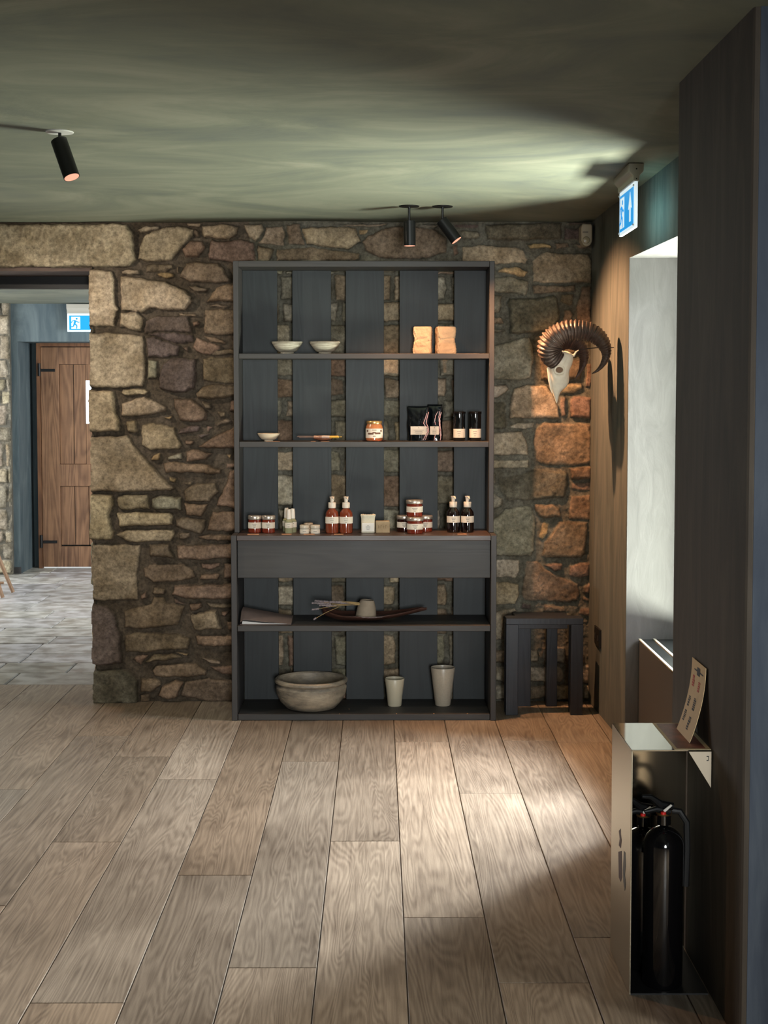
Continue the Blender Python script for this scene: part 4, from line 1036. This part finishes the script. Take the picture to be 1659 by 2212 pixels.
MB().box(xa, xb_, 6.86, 6.97, h2-.064, h2).build('tabletop', M_TAB, t2, .002)
for (a, b) in ((1118,1147),(1181,1204)):
    MB().box(at(a,1400,Y=6.9).x, at(b,1400,Y=6.9).x, 6.90, 6.95, 0, h2-.064).build('leg', M_TAB, t2, .002)

# ================================================================= WALL FITTINGS
ou = thing('power_socket', 'black double power socket low on the right wall', 'socket', (WR(6.77), 6.77, at(1303,1375,Y=6.77).z))
yc, zc_ = 6.77, at(1303, 1375, Y=6.77).z; xw = WR(6.77)
MB().box(xw-.009, xw+.003, yc-.075, yc+.075, zc_-.043, zc_+.043).build('socket_plate', M_BLACKMATT, ou, .002)
for dy in (-.04, .04): MB().box(xw-.0105, xw-.009, yc+dy-.02, yc+dy+.02, zc_-.015, zc_+.012).build('socket_insert', mat('socket_insert', (30,30,32), .3), ou)
# motion sensor
p = at(1267, 508, Y=6.94); ms = thing('motion_sensor', 'cream plastic motion sensor in the upper right corner of the stone wall', 'sensor', (p.x, 6.96, p.z)); hw, hh = .0275, .054
pts = [(p.x-hw, p.z+hh*.7), (p.x-hw*.75, p.z+hh), (p.x+hw*.8, p.z+hh), (p.x+hw, p.z+hh*.8), (p.x+hw, p.z-hh*.55), (p.x+hw*.6, p.z-hh*.9), (p.x+.0, p.z-hh), (p.x-hw*.55, p.z-hh*.88), (p.x-hw*.95, p.z-hh*.45)]
MB().prism(pts, 'y', 6.935, 7.02).build('sensor_body', mat('cream_plastic', (178,166,142), .45), ms, .006)
MB().box(p.x-hw*.7, p.x+hw*.25, 6.9325, 6.936, p.z+.013, p.z+.0155).build('indicator_slot', M_BLACKMATT, ms)
MB().lathe([(.017,0),(.018,.002),(.014,.006),(0,.008)], p.x-.002, 6.936, p.z-.024, 20, Mx=Matrix.Rotation(math.radians(90), 4, 'X')).build('lens', mat('sensor_lens', (170,158,130), .3), ms)

# exit signs
M_BLUE = mat('sign_blue_backlit', (20,120,190), .4, emit=(28,150,220), estr=.9)
M_WHT = mat('sign_white_backlit', (220,230,235), .4, emit=(215,232,240), estr=.85)
M_HOUS = mat('sign_housing', (176,172,160), .45)
def exit_sign(label, loc, rz, W, Hp, Hh_):
    # local frame: x to the right, z up, face toward -y; origin at top centre
    t = thing('exit_sign', label, 'exit sign', (0,0,0), 'illuminated exit signs')
    w_ = W/2; d = .028
    MB().prism([(-d,0),(d,0),(d,-Hh_*.45),(d*.45,-Hh_*.7),(d*.45,-Hh_),(-d*.45,-Hh_),(-d*.45,-Hh_*.7),(-d,-Hh_*.45)], 'x', -w_, w_).build('housing', M_HOUS, t, .003)
    for sx in (-1,): pass
    MB().tube([(w_+.001, 0, -Hh_*.32), (w_+.003, 0, -Hh_*.32)], .003, 8).tube([(w_+.001, 0, -Hh_*.88), (w_+.003, 0, -Hh_*.88)], .0025, 8).build('screw', M_BLACKMATT, t)
    z1, z0 = -Hh_-.001, -Hh_-Hp
    pl = MB().box(-w_+.002, w_-.002, -.006, .006, z0, z1).build('light_panel', M_WHT, t, .001)
    bx0, bx1, bz0, bz1 = -w_+.018, w_-.018, z0+.014, z1-.016
    MB().box(bx0, bx1, -.0075, -.0061, bz0, bz1).build('blue_field', M_BLUE, pl)
    MB().box(bx0, bx1, .0061, .0075, bz0, bz1).build('rear_panel', mat('pale_cyan_backlit', (150,205,215), .4, emit=(130,205,220), estr=.8), pl)
    h = bz1-bz0; dw = h*.62; dx0 = bx0+.018
    MB().box(dx0, dx0+dw, -.0086, -.0076, bz0+h*.08, bz1-h*.08).build('white_doorway', M_WHT, pl)
    cx, cz_ = dx0+dw*.45, bz0+h*.45; k = h/1.0; f_ = MB(); YY = -.0092
    def st_(a, b, r):
        ax, az, bx_, bz = a[0]*k+cx, a[1]*k+cz_, b[0]*k+cx, b[1]*k+cz_; dx, dz = bx_-ax, bz-az; l = math.hypot(dx, dz) or 1; nx_, nz_ = -dz/l*r*k, dx/l*r*k
        f_.prism([(ax+nx_, az+nz_), (bx_+nx_, bz+nz_), (bx_-nx_, bz-nz_), (ax-nx_, az-nz_)], 'y', YY, YY+.0006)
    f_.prism([(cx+(.10+.075*math.cos(a_))*k, cz_+(.33+.075*math.sin(a_))*k) for a_ in np.linspace(0, 2*math.pi, 13)[:-1]], 'y', YY, YY+.0006)
    st_((.02,.22),(-.06,-.02),.075); st_((.02,.20),(.20,.08),.033); st_((.20,.08),(.30,.10),.03); st_((-.02,.22),(-.20,.18),.033); st_((-.20,.18),(-.27,.04),.03)
    st_((-.06,-.02),(.12,-.14),.05); st_((.12,-.14),(.08,-.36),.042); st_((-.07,-.02),(-.14,-.22),.05); st_((-.14,-.22),(-.36,-.24),.038)
    f_.build('running_figure', M_BLUE, pl)
    ax_ = bx1-.068; ar = MB()
    ar.prism([(ax_-h*.10, bz0+h*.12), (ax_+h*.10, bz0+h*.12), (ax_+h*.10, bz0+h*.5), (ax_+h*.26, bz0+h*.46), (ax_, bz1-h*.08), (ax_-h*.26, bz0+h*.46), (ax_-h*.10, bz0+h*.5)], 'y', -.0086, -.0076).build('arrow', M_WHT, pl)
    for sx in (-1, 1):
        for zz_ in (bz0-.003, bz1+.003): MB().tube([(sx*(w_-.012), -.006, zz_), (sx*(w_-.012), -.011, zz_)], .004, 8).build('fixing', mat('sign_fixing', (220,222,220), .3, .3), pl)
    t.location = loc; t.rotation_euler.z = rz
exit_sign('blue exit sign hanging below the ceiling beside the window recess', (.972, 5.60, cz(.97, 5.6)+.004), -math.pi/2, .34, .172, .066)
exit_sign('blue exit sign above the oak door in the hall', (at(145, 690, Y=12.0).x+.15, 12.0, at(150, 657, Y=12.0).z), 0, .30, .150, .078)

# ================================================================= CEILING SPOTLIGHTS
def spot(label, up, vp, z_off, p0, p1, power, plate_mat, cone, blend=.7, Y=None, col=(1, .50, .24), r=.027):
    q = at(up, vp, Y=Y) if Y else at(up, vp, Z=2.38)
    x, Yc = q.x, q.y; zc_ = cz(x, Yc)
    t = thing('ceiling_spotlight', label, 'spotlight', (x, Yc, zc_), 'black ceiling spotlights')
    MB().lathe([(0,-.004),(.044,-.004),(.046,-.002),(.046,.008),(0,.008)], x, Yc, zc_, 32).build('ceiling_plate', plate_mat, t)
    a = Vector(p0); b = Vector(p1); d = (b-a).normalized()
    MB().tube([(x, Yc, zc_-.003), (x, Yc, a.z+.004), a+d*.03], .0055, 10).build('stem', M_BLACK, t)
    q_ = d.to_track_quat('Z', 'Y').to_matrix().to_4x4(); L_ = (b-a).length
    MB().lathe([(0,0),(r-.001,0),(r,.001),(r,L_),(r-.002,L_),(r-.002,L_-.012),(0,L_-.012)], a.x, a.y, a.z, 32, Mx=q_).build('lamp_body', M_BLACK, t)
    MB().lathe([(0,0),(r-.0025,0),(r-.0025,.002),(0,.002)], *(a+d*(L_-.0015)), 28, Mx=q_).build('lens', mat('glowing_lens', (120,80,60), .6, emit=(255,176,148), estr=.95), t)
    l = bpy.data.lights.new('spot_beam', 'SPOT'); l.energy = power; l.color = col; l.spot_size = math.radians(cone); l.spot_blend = blend; l.shadow_soft_size = .012
    o = bpy.data.objects.new('spot_beam', l); COL.objects.link(o); o.parent = t; o.location = (a+d*(L_+.004))-Vector(t.location)
    o.rotation_euler = (d).to_track_quat('-Z', 'Y').to_euler()
YS = 6.50
def added_wash_lamp():  # unseen spotlight added past the left edge to brighten the doorway stones
    x, y = -2.05, 5.75; z = cz(x, y); t = thing('ceiling_spotlight', 'added black ceiling spotlight outside the left picture edge washing the doorway stones', 'spotlight', (x, y, z), 'black ceiling spotlights')
    MB().lathe([(0,-.004),(.044,-.004),(.046,-.002),(.046,.008),(0,.008)], x, y, z, 32).build('ceiling_plate', M_BLACK, t)
    a = Vector((x, y, z-.035)); d = Vector((.55, .62, -.56)).normalized()
    MB().tube([(x, y, z-.003), a, a+d*.03], .0055, 10).build('stem', M_BLACK, t)
    MB().lathe([(0,0),(.026,0),(.027,.001),(.027,.125),(0,.125)], a.x, a.y, a.z, 32, Mx=d.to_track_quat('Z', 'Y').to_matrix().to_4x4()).build('lamp_body', M_BLACK, t)
    l = bpy.data.lights.new('spot_beam', 'SPOT'); l.energy = 62; l.color = (1, .86, .70); l.spot_size = math.radians(110); l.spot_blend = 1; l.shadow_soft_size = .015
    o = bpy.data.objects.new('spot_beam', l); COL.objects.link(o); o.parent = t; o.location = (a+d*.13)-Vector(t.location); o.rotation_euler = d.to_track_quat('-Z', 'Y').to_euler()
spot('black ceiling spotlight pointing straight down above the shelving unit, the left of the pair', 884, 463, 0, at(884.5, 477, Y=YS), at(885, 531, Y=YS), 42, M_BLACK, 110, Y=YS)
e1 = at(986, 520, Y=YS); e0 = at(954, 476, Y=YS)
spot('black ceiling spotlight tilted to the right toward the ram skull', 956, 463, 0, e0, e1+Vector((0,-.012,0)), 145, M_BLACK, 110, Y=YS)
YL = at(129, 287, Z=2.38).y
spot('black ceiling spotlight on a white plate at the upper left, tilted', 129, 287, 0, at(127, 303, Y=YL), at(155, 383, Y=YL-.03), 40, mat('white_plate', (200,200,196), .5), 95, .9)

added_wash_lamp()
# ================================================================= RAM SKULL
SK = 5.268; YS0 = 6.45
def sk(x, y, dy=0): p = at(1120+x/SK, 660+y/SK, Y=YS0); return Vector((p.x, YS0+dy, p.z))
PXM = 1/SK*YS0/F      # metres per crop unit
skull = thing('ram_skull', 'ram skull with large ridged curling horns mounted on the right wall', 'skull', sk(450, 780))
stn = [(515,470,520,.012),(530,455,592,.030),(560,440,612,.040),(600,410,628,.046),(640,370,618,.050),(690,340,600,.052),(740,340,575,.048),(790,346,572,.044),(850,352,578,.036),(900,360,560,.030),(940,368,528,.026),(975,380,478,.022),(1020,396,462,.017),(1060,410,452,.012),(1100,424,442,.006),(1112,428,438,.002)]
mb = MB(); mb.smooth = True; NN = 40
for (y, xl_, xr_, hw) in stn:
    c = sk((xl_+xr_)/2, y); hx = (xr_-xl_)/2*PXM
    for i in range(NN):
        a = 2*math.pi*i/NN; c_, s_ = math.cos(a), math.sin(a); rr = 1+.02*math.sin(a*5+y*.05)
        px, py = hx*c_*rr, hw*math.copysign(abs(s_)**.8, s_)
        # teeth ridge on the rear edge
        if 780 < y < 950 and c_ > .8: px += .0015*math.sin(y*.35)
        # orbit: push in a hollow on both flanks
        X_, Z_ = (xl_+xr_)/2+px/PXM, y
        dd = math.hypot((X_-448)/58, (Z_-735)/46)
        if dd < 1: py *= 1-.82*(1-dd**3)
        dd = math.hypot((X_-530)/18, (Z_-650)/40)
        if dd < 1: py *= 1-.5*(1-dd**2)
        mb.v.append((c.x+px, c.y+py, c.z))
for k in range(len(stn)-1):
    for i in range(NN): j_ = (i+1) % NN; mb.f.append((k*NN+i, k*NN+j_, (k+1)*NN+j_, (k+1)*NN+i))
mb.f.append(tuple(range(NN))); mb.f.append(tuple(reversed(range((len(stn)-1)*NN, len(stn)*NN))))
M_BONE = mat('pale_bone', (226,214,192), .5, 0, .08, 25, bump=.15, bscale=60)
mb.build('skull_bone', M_BONE, skull, angle=180, sub=1)
# orbital ring
rp = [sk(450+52*math.cos(a), 735+44*math.sin(a), -.043) for a in np.linspace(0, 2*math.pi, 25)]
MB().tube(rp, .0045, 8).build('eye_rim', M_BONE, skull)
c_ = sk(452, 737, -.0405)
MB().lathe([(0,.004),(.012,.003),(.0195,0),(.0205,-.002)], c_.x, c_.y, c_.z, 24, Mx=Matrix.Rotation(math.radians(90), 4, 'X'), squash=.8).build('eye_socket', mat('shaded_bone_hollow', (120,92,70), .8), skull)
# nasal bone prong
MB().tube([sk(340,700,-.012), sk(350,850,-.016), sk(365,950,-.014), sk(378,1000,-.012)], [.008,.007,.004,.001], 8).build('nasal_bone', M_BONE, skull)
MB().tube([sk(575,560,-.01), sk(625,570,-.01), sk(650,530,-.01), sk(680,508,-.01)], [.006,.007,.004,.002], 8).build('occipital_spur', M_BONE, skull)
def catmull(P, n=10):
    out = []; P = [P[0]]+P+[P[-1]]
    for i in range(1, len(P)-2):
        for k in range(n):
            t = k/n; a, b, c, d = P[i-1], P[i], P[i+1], P[i+2]
            out.append(tuple(.5*((2*b[q])+(-a[q]+c[q])*t+(2*a[q]-5*b[q]+4*c[q]-d[q])*t*t+(-a[q]+3*b[q]-3*c[q]+d[q])*t**3) for q in range(len(b))))
    out.append(P[-2]); return out
def horn(name, pts, m):
    Q = catmull(pts, 22); path = []; rad = []; N_ = len(Q)
    for i, (x, y, dy, r) in enumerate(Q):
        t = i/N_; path.append(sk(x, y, dy)); rad.append(max(.002, 1.1*r*PXM*(1+.11*(1-t)**.6*math.sin(i*1.05)+.02*math.sin(i*.5))))
    pr = [1+.10*math.cos(3*2*math.pi*k/20+.6) for k in range(20)]
    MB().tube(path, rad, 20, pr).build(name, m, skull, angle=75)
M_HORN = mat('dark_ridged_horn', (78,62,54), .42, 0, .35, 30, (1,1,1), bump=.3, bscale=80)
horn('horn', [(420,640,-.035,92),(345,560,-.048,112),(335,450,-.060,118),(400,355,-.070,108),(520,295,-.078,102),(660,290,-.085,98),(790,315,-.090,92),(890,385,-.092,80),(950,480,-.090,62),(965,580,-.086,42),(930,670,-.082,28),(870,740,-.08,15),(805,780,-.078,4)], M_HORN)
horn('horn', [(450,600,.035,90),(420,500,.05,100),(480,410,.065,95),(590,385,.08,85),(700,420,.09,75),(770,510,.095,62),(785,610,.095,46),(755,710,.09,28),(710,790,.09,14),(672,840,.088,4)], mat('darker_horn', (72,54,46), .45, 0, .3, 30, bump=.3, bscale=80))
MB().tube([sk(680,508,-.008), sk(780,490,-.01), sk(905,480,-.01)]+[Vector((WR(6.46)+.004, 6.46, sk(905,478).z))], .0022, 8).build('hanging_wire', M_BLACK, skull)

# ================================================================= STEEL BOX WITH EXTINGUISHERS
BX0, BX1, BY0, BY1 = .637, .838, 3.55, 3.845; BZ = at(1373, 1620, Y=BY0).z
ex = thing('extinguisher_box', 'polished steel open fronted floor box against the right pier holding the extinguishers', 'extinguisher stand', ((BX0+BX1)/2, (BY0+BY1)/2, 0))
M_STEEL = mat('brushed_bronze_steel', (176,166,146), .30, .85); M_MIR = mat('polished_steel', (206,206,198), .06, 1)
MB().box(BX0, BX0+.004, BY0, BY1, 0, BZ-.004).build('side_plate', M_STEEL, ex, .001)
MB().box(BX0, BX1, BY0, BY1, BZ-.004, BZ).build('top_plate', M_MIR, ex, .001)
MB().box(BX0+.004, BX1, BY1-.004, BY1, .004, BZ-.004).build('back_plate', mat('back_plate_steel', (190,180,160), .12, 1), ex)
MB().box(BX0+.004, BX1, BY0, BY1-.004, 0, .004).build('base_plate', mat('dark_base', (30,30,32), .4), ex)
xg = at(1488, 1625, Y=BY0).x; zg = at(1544, 1702, Y=BY0).z
gs_ = MB().prism([(xg, BZ-.005), (BX1, BZ-.005), (BX1, zg)], 'y', BY0+.001, BY0+.004).build('corner_gusset', mat('pale_gusset', (190,176,154), .5, .1), ex)
zz0 = BZ-.018
MB().box(BX1-.012, BX1-.007, BY0-.0002, BY0+.001, zz0, zz0+.002).box(BX1-.008, BX1-.0065, BY0-.0002, BY0+.001, zz0-.008, zz0+.002).box(BX1-.012, BX1-.007, BY0-.0002, BY0+.001, zz0-.010, zz0-.008).build('corner_mark', M_BLACKMATT, gs_)
# pictogram on the side plate: small extinguisher and flame shapes
pic = MB(); xp = BX0-.0006
def sp(u, v): q = at(u, v, X=BX0); return (q.y, q.z)
pic.prism([sp(1336,1840), sp(1343,1838), sp(1344,1895), sp(1341,1905), sp(1337,1895)], 'x', xp, BX0+.0002)
pic.prism([sp(1337,1795), sp(1341,1790), sp(1341,1802), sp(1343,1815), sp(1341,1832), sp(1337,1826), sp(1339,1812)], 'x', xp, BX0+.0002)
pic.build('extinguisher_symbol', mat('dark_red_print', (70,40,42), .6), ex)
pic = MB(); pic.prism([sp(1348,1838), sp(1351,1842), sp(1352,1870), sp(1350,1890), sp(1352,1910), sp(1350,1924), sp(1347,1905), sp(1346,1880)], 'x', xp, BX0+.0002)
pic.build('flame_symbol', M_BLACKMATT, ex)
def extinguisher(label, x, y, r, hb, nz):
    zb = .0045; t = thing('fire_extinguisher', label, 'fire extinguisher', (x, y, zb), 'black fire extinguishers in the steel box')
    pr = [(0,0),(r*.94,0),(r,.006),(r,hb-r*.95)]
    for i in range(1, 8): a = i/8*math.pi/2; pr.append((r*math.cos(a)*.85+.15*r*(1-i/8)+.0, hb-r*.95+r*.9*math.sin(a)))
    pr += [(.018,hb+.002),(.017,hb+.03),(0,hb+.03)]
    MB().lathe(pr, x, y, zb, 40).build('cylinder', mat('gloss_black_enamel', (10,10,12), .10, 0, coat=1), t)
    z = zb+hb
    MB().lathe([(0,0),(.019,0),(.020,.004),(.020,.018),(.016,.022),(0,.022)], x, y, z+.026, 24).build('valve', mat('brass_valve', (120,90,56), .3, .8), t)
    MB().tube([(x+.020, y-.01, z+.050), (x-.012, y-.014, z+.056), (x-.040, y-.022, z+.078), (x-.062, y-.026, z+.080)], [.010,.011,.007,.005], 10).build('top_lever', M_BLACK, t)
    MB().tube([(x+.012, y-.012, z+.036), (x-.024, y-.018, z+.045), (x-.054, y-.024, z+.040)], [.010,.008,.005], 10).build('carry_handle', M_BLACK, t)
    MB().tube([(x-.006, y-.030, z+.043), (x+.012, y-.034, z+.060)], [.004,.003], 8).build('safety_tag', mat('white_tag', (210,206,198), .5), t)
    MB().lathe([(0,0),(.007,.0),(.007,.006),(0,.007)], x-.008, y-.032, z+.036, 14).build('safety_seal', mat('red_seal', (190,30,26), .4), t)
    MB().tube([(x+.018, y+.004, z+.036), (x+.040, y+.0, z+.034), (x+.058, y, z+.006), (x+.060, y, z-.06), (x+.058, y, z-.16)], .0085, 10).build('hose', mat('black_rubber', (16,16,17), .6), t)
    return t
extinguisher('black enamel fire extinguisher standing in front at the open side of the steel box', .733, 3.612, .051, .415, 0)
extinguisher('black fire extinguisher half hidden at the back left inside the steel box', .7055, 3.742, .058, .372, 0)

# leaflets on the box
M_CARD = mat('buff_card', (204,176,128), .6, 0, .04, 12)
lf_ = thing('leaflet', 'upright curved buff leaflet with red and black print leaning on the dark pier', 'leaflet', (.81, 3.70, BZ))
mb = MB(); mb.smooth = True; n = 14; ya, yb = 3.617, 3.775
pf = lambda t: .797+.0395*math.sin(t*math.pi/2)**.9
top_ = BZ+.192
for k in range(n+1):
    t_ = k/n; z = BZ+.001+(top_-BZ)*t_; x = pf(t_)
    for (yy) in (ya, yb): mb.v.append((x, yy, z)); mb.v.append((x+.0012, yy, z))
for k in range(n):
    o = k*4
    for q in ((0,2,6,4),(1,5,7,3),(0,4,5,1),(2,3,7,6)): mb.f.append(tuple(o+i for i in q))
mb.f.append((0,1,3,2)); o = n*4; mb.f.append((o,o+2,o+3,o+1))
lc = mb.build('card', M_CARD, lf_, angle=60)
def pblock(mb, t0, t1, s0, s1):
    # t up the card, s from the far edge (0) to the near edge (1)
    for k in range(2):
        ta, tb = t0+(t1-t0)*k/2, t0+(t1-t0)*(k+1)/2; o = len(mb.v)
        for (t_, s) in ((ta,s0),(ta,s1),(tb,s1),(tb,s0)): mb.v.append((pf(t_)-.0007, yb+(ya-yb)*s, BZ+.001+(top_-BZ)*t_))
        mb.f.append((o,o+1,o+2,o+3))
pk = MB(); pr_ = MB()
pblock(pk, .82, .93, .42, .62); pblock(pk, .865, .885, .22, .86)
rg = random.Random(5)
def words(mb, s, t0, t1):
    t = t0
    while t < t1-.01: l = rg.uniform(.012, .03); pblock(mb, t, min(t1, t+l), s, s+rg.uniform(.10,.15)); t += l+.008
words(pr_, .16, .64, .80); words(pr_, .58, .62, .76); words(pk, .14, .36, .50); words(pk, .50, .36, .52); words(pk, .12, .16, .30); words(pk, .50, .10, .28)
pk.build('black_print', mat('dark_ink', (36,38,44), .7), lc); pr_.build('red_print', mat('red_ink', (176,58,46), .7), lc)
fl = thing('flat_leaflet', 'flat printed leaflet lying on the steel box under the upright one', 'leaflet', (.78, 3.7, BZ))
xq = at(1409, 1561, Y=BY1).x
f0 = MB().box(xq, BX1-.001, BY0+.002, BY1-.004, BZ+.0001, BZ+.0009).build('sheet', mat('buff_sheet', (176,160,124), .5), fl)
MB().box(xq+.008, BX1-.012, BY0+.012, BY1-.012, BZ+.0009, BZ+.0011).build('picture', mat('printed_picture', (150,92,76), .4, 0, 0, 18, rgb2=(84,52,46)), f0)
